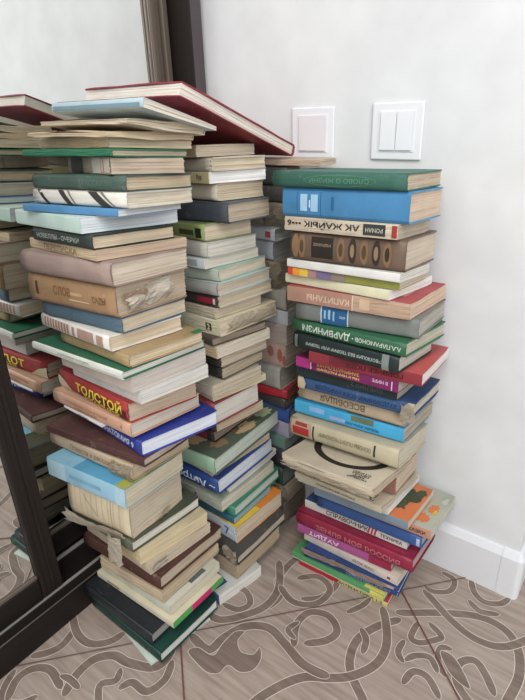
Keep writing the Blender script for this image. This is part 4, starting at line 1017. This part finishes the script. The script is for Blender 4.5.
 'R9': {'k': 'h', 'sp': '#71746f', 'co': '#75766f', 'pg': '#a9a194', 'lab': 'thick grey cloth hardcover with a blue and white spine label', 'dec': [('q', [(0.225, 0.05), (0.46, 0.05), (0.46, 0.95), (0.225, 0.95)], '#b9c3c6'), ('q', [(0.235, 0.03), (0.45, 0.03), (0.45, 0.97), (0.235, 0.97)], '#285b86'), ('t', 'СССР', 0.41, 0.5, 0.16, '#b9cbd8', 0, 0.05), ('q', [(0.255, 0.3), (0.27, 0.3), (0.27, 0.75), (0.255, 0.75)], '#8fb0c6'), ('q', [(0.29, 0.3), (0.31, 0.3), (0.31, 0.8), (0.29, 0.8)], '#8fb0c6'), ('q', [(0.33, 0.25), (0.345, 0.25), (0.345, 0.75), (0.33, 0.75)], '#8fb0c6')], 'old': 1, 'bulge': 0.003},
 'R10': {'k': 'h', 'sp': '#2a5f3f', 'co': '#2f6a48', 'pg': '#b3ac94', 'lab': 'green hardcover with the large white title in upside-down letters', 'dec': [('t', 'ДАРВИНИЗМ', 0.33, 0.52, 0.62, '#c3cfc2', 1, 0.44), ('t', 'А.А.ПАРАМОНОВ •', 0.77, 0.5, 0.3, '#c3cfc2', 1, 0.4)], 'bulge': 0.004},
 'R11': {'k': 'h', 'sp': '#1d2a28', 'co': '#20302c', 'pg': '#b9b2a3', 'lab': 'black-green hardcover between the green titled book and the red one', 'dec': [('t', 'ЭВОЛЮЦИЯ БЕЗ ТЕОРИИ ИЛИ ТЕОРИЯ', 0.5, 0.5, 0.26, '#a9b3ac', 1, 0.72), ('q', [(0.02, 0.1), (0.05, 0.1), (0.05, 0.9), (0.02, 0.9)], '#5e6a64'), ('q', [(0.86, 0.05), (0.92, 0.05), (0.92, 0.95), (0.86, 0.95)], '#7d8682')], 'bulge': 0.003},
 'R12': {'k': 'p', 'sp': '#8f2c36', 'co': '#c14c48', 'pg': '#d5d0cc', 'lab': 'bright red-covered paperback sticking out to the right of its neighbours', 'dec': [('q', [(0.2, 0.2), (0.45, 0.2), (0.45, 0.9), (0.2, 0.9)], '#6b2730'), ('t', 'ГОРЯЧЕЕ ПОЛЕ', 0.6, 0.5, 0.4, '#4b1e22', 1, 0.5)]},
 'R13': {'k': 'p', 'sp': '#7d1f5c', 'co': '#84265f', 'pg': '#a89c90', 'lab': 'magenta softcover with orange and yellow lettering', 'dec': [('q', [(0.0, 0.1), (0.16, 0.1), (0.16, 0.98), (0.0, 0.98)], '#a8337a'), ('q', [(0.16, 0.1), (0.17, 0.1), (0.17, 0.98), (0.16, 0.98)], '#d5c0cc'), ('t', 'ЗАНИМАТЕЛЬНАЯ', 0.44, 0.7, 0.34, '#d39a4a', 1, 0.42), ('t', 'МЫ И МИР РАСТЕНИЙ', 0.44, 0.28, 0.3, '#d8c06a', 1, 0.42), ('t', 'В МИРЕ', 0.84, 0.6, 0.3, '#d3b5c6', 1, 0.14), ('q', [(0.94, 0.1), (0.95, 0.1), (0.95, 0.9), (0.94, 0.9)], '#d5c0cc')]},
 'R14': {'k': 'p', 'sp': '#23302f', 'co': '#2b3836', 'pg': '#9d9385', 'lab': 'dark softcover just above the blue book with torn corner', 'dec': [('t', 'БИБЛИЯ 2', 0.72, 0.5, 0.5, '#46524f', 1, 0.3)]},
 'R15': {'k': 'h', 'sp': '#31527f', 'co': '#2f4b76', 'pg': '#bdb3a0', 'lab': 'dark blue hardcover with a torn whitish lower corner', 'dec': [('t', 'ХУДОЖНИКИ ВСЕХ НАРОДОВ', 0.52, 0.5, 0.5, '#20365a', 1, 0.7), ('q', [(0.9, 0.0), (1.0, 0.0), (1.0, 1.0), (0.95, 1.0), (0.93, 0.5)], '#b5a690'), ('q', [(0.0, 0.0), (0.06, 0.0), (0.08, 0.5), (0.05, 1.0), (0.0, 1.0)], '#b9a98e')], 'old': 1, 'torn': 1},
 'R16': {'k': 'h', 'sp': '#ae9b7d', 'co': '#b0a085', 'pg': '#b7a78d', 'lab': 'beige hardcover beneath the torn dark blue hardcover', 'dec': [('t', 'ВСЕОБЩАЯ', 0.45, 0.55, 0.5, '#6c5b47', 1, 0.42)], 'old': 1, 'torn': 1},
 'R17': {'k': 'm', 'sp': '#36a0cf', 'co': '#2f98c9', 'pg': '#a99b86', 'lab': 'sky blue softcover above the olive-beige book with a red label', 'dec': [('q', [(0.55, 0.55), (0.75, 0.55), (0.75, 0.98), (0.55, 0.98)], '#5f6a55'), ('q', [(0.15, 0.4), (0.3, 0.4), (0.3, 0.8), (0.15, 0.8)], '#7fa6cf'), ('q', [(0.35, 0.2), (0.5, 0.2), (0.5, 0.5), (0.35, 0.5)], '#8d9fc6'), ('t', 'НАУЧНАЯ ЖИЗНЬ', 0.65, 0.3, 0.26, '#215f86', 0, 0.3), ('Q', [(0.5, 0.02), (0.95, 0.02), (0.95, 0.4), (0.5, 0.4)], '#5d5d48')]},
 'R18': {'k': 'h', 'sp': '#b1a587', 'co': '#b3a98d', 'pg': '#b7ac94', 'lab': 'thick olive-beige hardcover with a red label on its spine', 'dec': [('q', [(0.02, 0.15), (0.22, 0.15), (0.22, 0.92), (0.02, 0.92)], '#a78f78'), ('q', [(0.035, 0.2), (0.2, 0.2), (0.2, 0.62), (0.035, 0.62)], '#a1302f'), ('q', [(0.06, 0.68), (0.18, 0.68), (0.18, 0.86), (0.06, 0.86)], '#8a3a34'), ('q', [(0.235, 0.08), (0.25, 0.08), (0.25, 0.85), (0.235, 0.85)], '#35312c'), ('q', [(0.8, 0.3), (0.815, 0.3), (0.815, 0.85), (0.8, 0.85)], '#2b2926'), ('t', 'ОСНОВЫ ПОЛИТЭКОНОМИИ', 0.54, 0.55, 0.3, '#857a60', 1, 0.48)], 'bulge': 0.006},
 'R19': {'k': 'm', 'sp': '#bdae94', 'co': '#bfb299', 'pg': '#b49f84', 'lab': 'cream magazine with a broad black arc and stacked bold words on its cover', 'dec': [('A',), ('t', 'ПОЛИТИЧЕСКИЙ ЖУРНАЛ', 0.35, 0.72, 0.16, '#6a5f52', 0, 0.45), ('Tt', 'НОВЫЙ\nМИР\nПРОЗА\nСТИХИ', 0.8, 0.07, 0.3, '#39332e', 1)], 'old': 1, 'torn': 1},
 'R20': {'k': 'p', 'sp': '#8d5c4f', 'co': '#8c5b4e', 'pg': '#bca58d', 'lab': 'brown-red paperback between two cream magazines', 'dec': [('q', [(0.0, 0.3), (0.55, 0.3), (0.6, 0.95), (0.0, 0.95)], '#b79b80')], 'old': 1},
 'R21': {'k': 'm', 'sp': '#bdb095', 'co': '#c3b69b', 'pg': '#b3a48c', 'lab': 'cream magazine with stacked bold words, lower of the two alike', 'dec': [('Tt', 'НОВЫЙ\nМИР\nПРОЗА\nСТИХИ', 0.8, 0.05, 0.3, '#39332e', 1), ('t', 'ЕЖЕМЕСЯЧНЫЙ ЖУРНАЛ', 0.5, 0.55, 0.3, '#4d453b', 0, 0.6)], 'old': 1},
 'R22': {'k': 'm', 'sp': '#b9b7b0', 'co': '#a9a9a4', 'pg': '#c9c7c0', 'lab': 'white magazine with a mottled grey cover below the lower cream magazine', 'dec': [('E', 0.9, 0.4, 0.06, 0.2, '#77787a'), ('E', 0.95, 0.7, 0.04, 0.12, '#6d6e70'), ('E', 0.88, 0.8, 0.05, 0.1, '#8d8e8f')]},
 'R23': {'k': 'p', 'sp': '#71838f', 'co': '#cf6e3c', 'pg': '#bdb09c', 'lab': 'orange-covered book with dark green foliage on its cover', 'dec': [('E', 0.8, 0.35, 0.1, 0.16, '#4a4f38'), ('E', 0.86, 0.62, 0.1, 0.2, '#424a35'), ('E', 0.7, 0.5, 0.06, 0.2, '#4a4f38'), ('E', 0.93, 0.78, 0.05, 0.12, '#4a4f38'), ('E', 0.76, 0.2, 0.05, 0.08, '#53563c')]},
 'R24': {'k': 'p', 'sp': '#b98067', 'co': '#a3a595', 'pg': '#b9b3a3', 'lab': 'grey-green large softcover jutting furthest to the right, marked with orange', 'dec': [('E', 0.86, 0.22, 0.06, 0.12, '#c9784a'), ('E', 0.9, 0.5, 0.05, 0.12, '#c97a48'), ('E', 0.93, 0.42, 0.02, 0.06, '#d6b040'), ('E', 0.95, 0.75, 0.03, 0.1, '#b9bcae'), ('t', 'СКАЗКИ', 0.85, 0.5, 0.5, '#4b3a33', 0, 0.2)]},
 'R25': {'k': 'h', 'sp': '#2f518f', 'co': '#34599a', 'pg': '#9fa3a8', 'lab': 'mid blue hardcover above the white handbook with red bars', 'dec': [('q', [(0.955, 0.2), (0.985, 0.2), (0.985, 0.8), (0.955, 0.8)], '#a9b6cc')]},
 'R26': {'k': 'p', 'sp': '#c9c4bb', 'co': '#3c5a96', 'pg': '#bdb8b0', 'lab': 'white-spined handbook with slanted red bars and bold title', 'dec': [('t', 'СПРАВОЧНИК', 0.44, 0.5, 0.6, '#37312f', 0, 0.42), ('q', [(0.64, 0.1), (0.655, 0.1), (0.67, 0.9), (0.655, 0.9)], '#a8323a'), ('q', [(0.67, 0.1), (0.685, 0.1), (0.7000000000000001, 0.9), (0.685, 0.9)], '#a8323a'), ('q', [(0.7, 0.1), (0.7150000000000001, 0.1), (0.73, 0.9), (0.7150000000000001, 0.9)], '#a8323a'), ('t', 'ТЕХНИКА', 0.86, 0.5, 0.4, '#5a5550', 0, 0.2)]},
 'R27': {'k': 'h', 'sp': '#8c1c38', 'co': '#8f1f3c', 'pg': '#a98f8a', 'lab': 'crimson thick hardcover low in the right stack', 'dec': [('t', 'ЗЕМЛЯ МОЯ РОССИЯ', 0.55, 0.42, 0.42, '#b4676f', 0, 0.72)], 'bulge': 0.005},
 'R28': {'k': 'p', 'sp': '#a84a86', 'co': '#a33f6e', 'pg': '#b7a5a0', 'lab': 'magenta-pink softcover titled in white under the crimson hardcover', 'dec': [('t', 'АУДИТ', 0.3, 0.5, 0.6, '#d9c3d3', 1, 0.34), ('q', [(0.78, 0.0), (1.0, 0.0), (1.0, 1.0), (0.78, 1.0)], '#8f2a48')]},
 'R29': {'k': 'p', 'sp': '#c2b5aa', 'co': '#c9bca9', 'pg': '#bcae9b', 'lab': 'off-white paperback under the magenta-pink softcover', 'dec': [('t', 'ДЛЯ ВАС', 0.66, 0.55, 0.36, '#7a6b60', 0, 0.3), ('q', [(0.9, 0.4), (0.93, 0.4), (0.93, 0.7), (0.9, 0.7)], '#7d3a4a')]},
 'R31': {'k': 'h', 'sp': '#253d74', 'co': '#2b447d', 'pg': '#b5ab9c', 'lab': 'dark blue hardcover with a torn pinkish paper cover along its spine', 'dec': [('q', [(0.0, 0.45), (0.25, 0.5), (0.4, 0.75), (0.55, 0.45), (0.75, 0.6), (0.95, 0.75), (0.95, 1.0), (0.0, 1.0)], '#a98f82'), ('t', 'ЭКОНОМИКА И УЧЕТ', 0.7, 0.3, 0.36, '#7c8fb5', 0, 0.45)], 'torn': 1, 'old': 1},
 'R32': {'k': 'p', 'sp': '#4d955a', 'co': '#4f9a5d', 'pg': '#c6c6a4', 'lab': 'thin green softcover with a yellow end second from the floor', 'dec': [('q', [(0.86, 0.0), (1.0, 0.0), (1.0, 1.0), (0.86, 1.0)], '#cfc667'), ('q', [(0.0, 0.0), (0.86, 0.0), (0.86, 0.2), (0.0, 0.2)], '#c9cfb8'), ('Q', [(0.8, 0.0), (1.0, 0.0), (1.0, 0.6), (0.8, 0.6)], '#d1c567')]},
 'R33': {'k': 'p', 'sp': '#c7be73', 'co': '#b43a42', 'pg': '#b9b099', 'lab': 'yellow and red softcover lying on the floor at the foot of the right stack', 'dec': [('q', [(0, 0), (0.4, 0), (0.4, 1), (0, 1)], '#a82335'), ('q', [(0.4, 0), (0.44, 0), (0.48, 1), (0.4, 1)], '#a82335'), ('t', 'МАТЕМАТИКА 1-2', 0.7, 0.55, 0.55, '#37342c', 0, 0.5)]},
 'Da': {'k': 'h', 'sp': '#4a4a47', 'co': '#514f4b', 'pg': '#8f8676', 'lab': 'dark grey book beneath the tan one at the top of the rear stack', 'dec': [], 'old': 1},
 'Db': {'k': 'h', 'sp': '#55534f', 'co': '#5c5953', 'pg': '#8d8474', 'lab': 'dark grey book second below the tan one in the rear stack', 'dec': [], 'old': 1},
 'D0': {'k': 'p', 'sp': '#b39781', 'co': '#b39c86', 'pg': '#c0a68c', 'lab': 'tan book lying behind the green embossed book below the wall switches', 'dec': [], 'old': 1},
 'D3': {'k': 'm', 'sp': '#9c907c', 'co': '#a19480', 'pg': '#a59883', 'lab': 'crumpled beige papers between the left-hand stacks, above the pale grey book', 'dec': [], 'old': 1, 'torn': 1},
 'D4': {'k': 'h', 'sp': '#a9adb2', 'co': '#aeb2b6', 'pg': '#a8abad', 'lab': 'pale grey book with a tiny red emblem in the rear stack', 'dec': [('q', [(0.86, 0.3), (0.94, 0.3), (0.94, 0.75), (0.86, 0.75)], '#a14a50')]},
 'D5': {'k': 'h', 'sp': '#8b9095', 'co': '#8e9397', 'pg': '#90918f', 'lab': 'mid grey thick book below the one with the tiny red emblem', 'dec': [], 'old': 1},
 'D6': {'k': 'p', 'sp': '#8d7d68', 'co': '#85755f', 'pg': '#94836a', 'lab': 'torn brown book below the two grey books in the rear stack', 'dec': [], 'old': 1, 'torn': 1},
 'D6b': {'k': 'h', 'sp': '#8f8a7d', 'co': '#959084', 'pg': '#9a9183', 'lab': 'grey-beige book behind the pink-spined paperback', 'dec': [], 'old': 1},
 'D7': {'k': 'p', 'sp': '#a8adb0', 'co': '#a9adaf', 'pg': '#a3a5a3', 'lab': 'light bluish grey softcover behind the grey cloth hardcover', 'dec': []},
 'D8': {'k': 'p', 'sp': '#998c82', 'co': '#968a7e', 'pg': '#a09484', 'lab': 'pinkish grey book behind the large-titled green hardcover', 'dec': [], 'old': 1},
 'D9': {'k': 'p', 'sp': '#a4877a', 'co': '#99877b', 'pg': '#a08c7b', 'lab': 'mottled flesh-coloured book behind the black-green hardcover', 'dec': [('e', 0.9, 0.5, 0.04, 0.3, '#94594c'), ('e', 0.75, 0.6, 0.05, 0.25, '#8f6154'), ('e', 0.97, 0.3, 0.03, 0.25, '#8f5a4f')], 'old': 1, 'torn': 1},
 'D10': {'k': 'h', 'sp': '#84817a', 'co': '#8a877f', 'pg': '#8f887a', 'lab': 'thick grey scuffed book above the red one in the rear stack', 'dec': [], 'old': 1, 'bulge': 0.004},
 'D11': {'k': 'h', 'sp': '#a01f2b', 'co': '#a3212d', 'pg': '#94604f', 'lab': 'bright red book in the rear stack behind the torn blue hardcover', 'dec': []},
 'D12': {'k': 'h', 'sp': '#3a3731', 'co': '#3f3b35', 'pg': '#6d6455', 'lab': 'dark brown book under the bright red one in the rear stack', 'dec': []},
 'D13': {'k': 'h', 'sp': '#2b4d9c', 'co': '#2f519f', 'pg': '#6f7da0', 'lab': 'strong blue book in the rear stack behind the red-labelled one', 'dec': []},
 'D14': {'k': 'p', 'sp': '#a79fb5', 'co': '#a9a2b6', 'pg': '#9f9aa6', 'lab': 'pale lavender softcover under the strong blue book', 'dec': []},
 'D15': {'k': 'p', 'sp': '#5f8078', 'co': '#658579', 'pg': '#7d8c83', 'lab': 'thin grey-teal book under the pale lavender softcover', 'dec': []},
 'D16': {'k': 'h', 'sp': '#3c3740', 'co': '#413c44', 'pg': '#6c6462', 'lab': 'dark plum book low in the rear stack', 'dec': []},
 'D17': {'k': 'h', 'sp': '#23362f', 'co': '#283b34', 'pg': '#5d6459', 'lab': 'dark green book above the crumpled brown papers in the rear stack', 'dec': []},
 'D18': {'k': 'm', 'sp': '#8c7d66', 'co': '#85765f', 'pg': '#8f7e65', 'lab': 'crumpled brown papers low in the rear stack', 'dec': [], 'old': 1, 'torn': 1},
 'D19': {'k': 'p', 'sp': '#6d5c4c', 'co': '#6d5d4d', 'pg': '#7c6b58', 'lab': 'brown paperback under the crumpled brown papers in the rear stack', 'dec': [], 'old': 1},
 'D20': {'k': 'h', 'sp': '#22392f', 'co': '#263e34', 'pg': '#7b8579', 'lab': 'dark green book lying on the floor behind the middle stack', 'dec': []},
}

GROUPS = {'L': 'books piled in the stack beside the mirror', 'M': 'books piled in the middle stack',
          'R': 'books piled in the right-hand stack', 'D': 'books piled in the rear stack by the wall'}
ROOT = {}
for key, rows in GEO.items():
    for bid, geo in rows.items():
        st = STYLE[bid]
        ROOT[bid] = build_book(bid, geo, st, GROUPS[key], st['lab'])

# torn paper that hangs off particular books
r, (a, b, t) = ROOT['L15']
torn_sheet(r, lambda u, v, q: (a / 2 - 0.001 + 0.012 * math.sin(math.pi * min(max(v, 0), 1)) * (0.6 + 0.4 * math.sin(u * 9)) + q.uniform(-0.0016, 0.0016),
                               -b / 2 + b * (0.10 + 0.62 * u), t * (0.10 + 0.62 * v + 0.16 * u)), 12, 7, 5, '#d9cdb8')
torn_sheet(r, lambda u, v, q: (a / 2 + 0.003 + 0.006 * v + q.uniform(-0.001, 0.001),
                               -b / 2 + b * (0.06 + 0.3 * u), t * (0.42 + 0.34 * v)), 7, 4, 8, '#c7a985')
r, (a, b, t) = ROOT['L28']
torn_sheet(r, lambda u, v, q: (-a / 2 - 0.006 + (a * 0.98) * u, -b / 2 - 0.006 - 0.006 * math.sin(3 * u + 2 * v) + q.uniform(-0.001, 0.001),
                               0.012 - 0.022 * v - 0.016 * max(0, u - 0.5) * v), 12, 4, 3, '#c3b79f')
torn_sheet(r, lambda u, v, q: (a / 2 - 0.050 + 0.036 * u - 0.006 * v, -b / 2 - 0.011 - 0.004 * math.sin(3 * u) + q.uniform(-0.001, 0.001),
                               0.002 - 0.058 * v), 5, 8, 11, '#cbbfa9')
torn_sheet(r, lambda u, v, q: (a / 2 + 0.001 + 0.006 * v + q.uniform(-0.0008, 0.0008), b * (-0.06 + 0.22 * u), t * (0.0 + 0.18 * v * (0.4 + u))), 5, 3, 12, '#cfc2a9')
r, (a, b, t) = ROOT['L31']
torn_sheet(r, lambda u, v, q: (a / 2 + 0.001 + 0.010 * v + q.uniform(-0.0012, 0.0012), -b / 2 + b * (0.02 + 0.22 * u), t * (0.15 + 0.9 * v)), 5, 4, 14, '#d6cdbf')
r, (a, b, t) = ROOT['M13']
torn_sheet(r, lambda u, v, q: (a / 2 + 0.0005 + 0.003 * math.sin(3.1 * v) + q.uniform(-0.001, 0.001), -b / 2 + b * (0.12 + 0.8 * u), t * (0.1 + 0.72 * v)), 12, 4, 21, '#c7b899')
r, (a, b, t) = ROOT['M31']
torn_sheet(r, lambda u, v, q: (a / 2 - 0.034 + 0.036 * u, -b / 2 - 0.006 + q.uniform(-0.003, 0.003), t * 1.0 + 0.034 * v - 0.012), 5, 5, 23, '#b3a28a')
r, (a, b, t) = ROOT['R15']
torn_sheet(r, lambda u, v, q: (a / 2 - 0.022 + 0.024 * u, -b / 2 - 0.0065 + q.uniform(-0.0012, 0.0012), -0.008 + (t + 0.004) * v), 5, 5, 31, '#bdae99')
r, (a, b, t) = ROOT['R19']
torn_sheet(r, lambda u, v, q: (-a / 2 + a * (0.02 + 0.9 * u), -b / 2 - 0.004 + q.uniform(-0.0015, 0.0015), -0.004 + t * 0.45 * v), 16, 3, 33, '#bfae94')
r, (a, b, t) = ROOT['R26']
torn_sheet(r, lambda u, v, q: (-a / 2 + 0.042 + 0.010 * u, -b / 2 - 0.004 - 0.002 * v, t * 0.9 + 0.036 * (1 - v)), 2, 5, 36, '#c9c4ba', 'paper_bookmark', rag=0.03)
r, (a, b, t) = ROOT['R31']
torn_sheet(r, lambda u, v, q: (-a / 2 + a * (0.01 + 0.86 * u), -b / 2 - 0.0055 + q.uniform(-0.0012, 0.0012), t * (1.25 - 0.55 * v - 0.1 * math.sin(u * 9))), 16, 4, 38, '#a98f82')
for bid, col, sd in (('D3', '#a39680', 41), ('D6', '#93836b', 42), ('D18', '#958870', 43), ('L26', '#b5a184', 44)):
    r, (a, b, t) = ROOT[bid]
    torn_sheet(r, lambda u, v, q: (a / 2 - 0.05 + 0.055 * u, -b / 2 - 0.004 - 0.005 * math.sin(3 * v) + q.uniform(-0.002, 0.002), t * (0.05 + 0.85 * v)), 7, 5, sd, col)
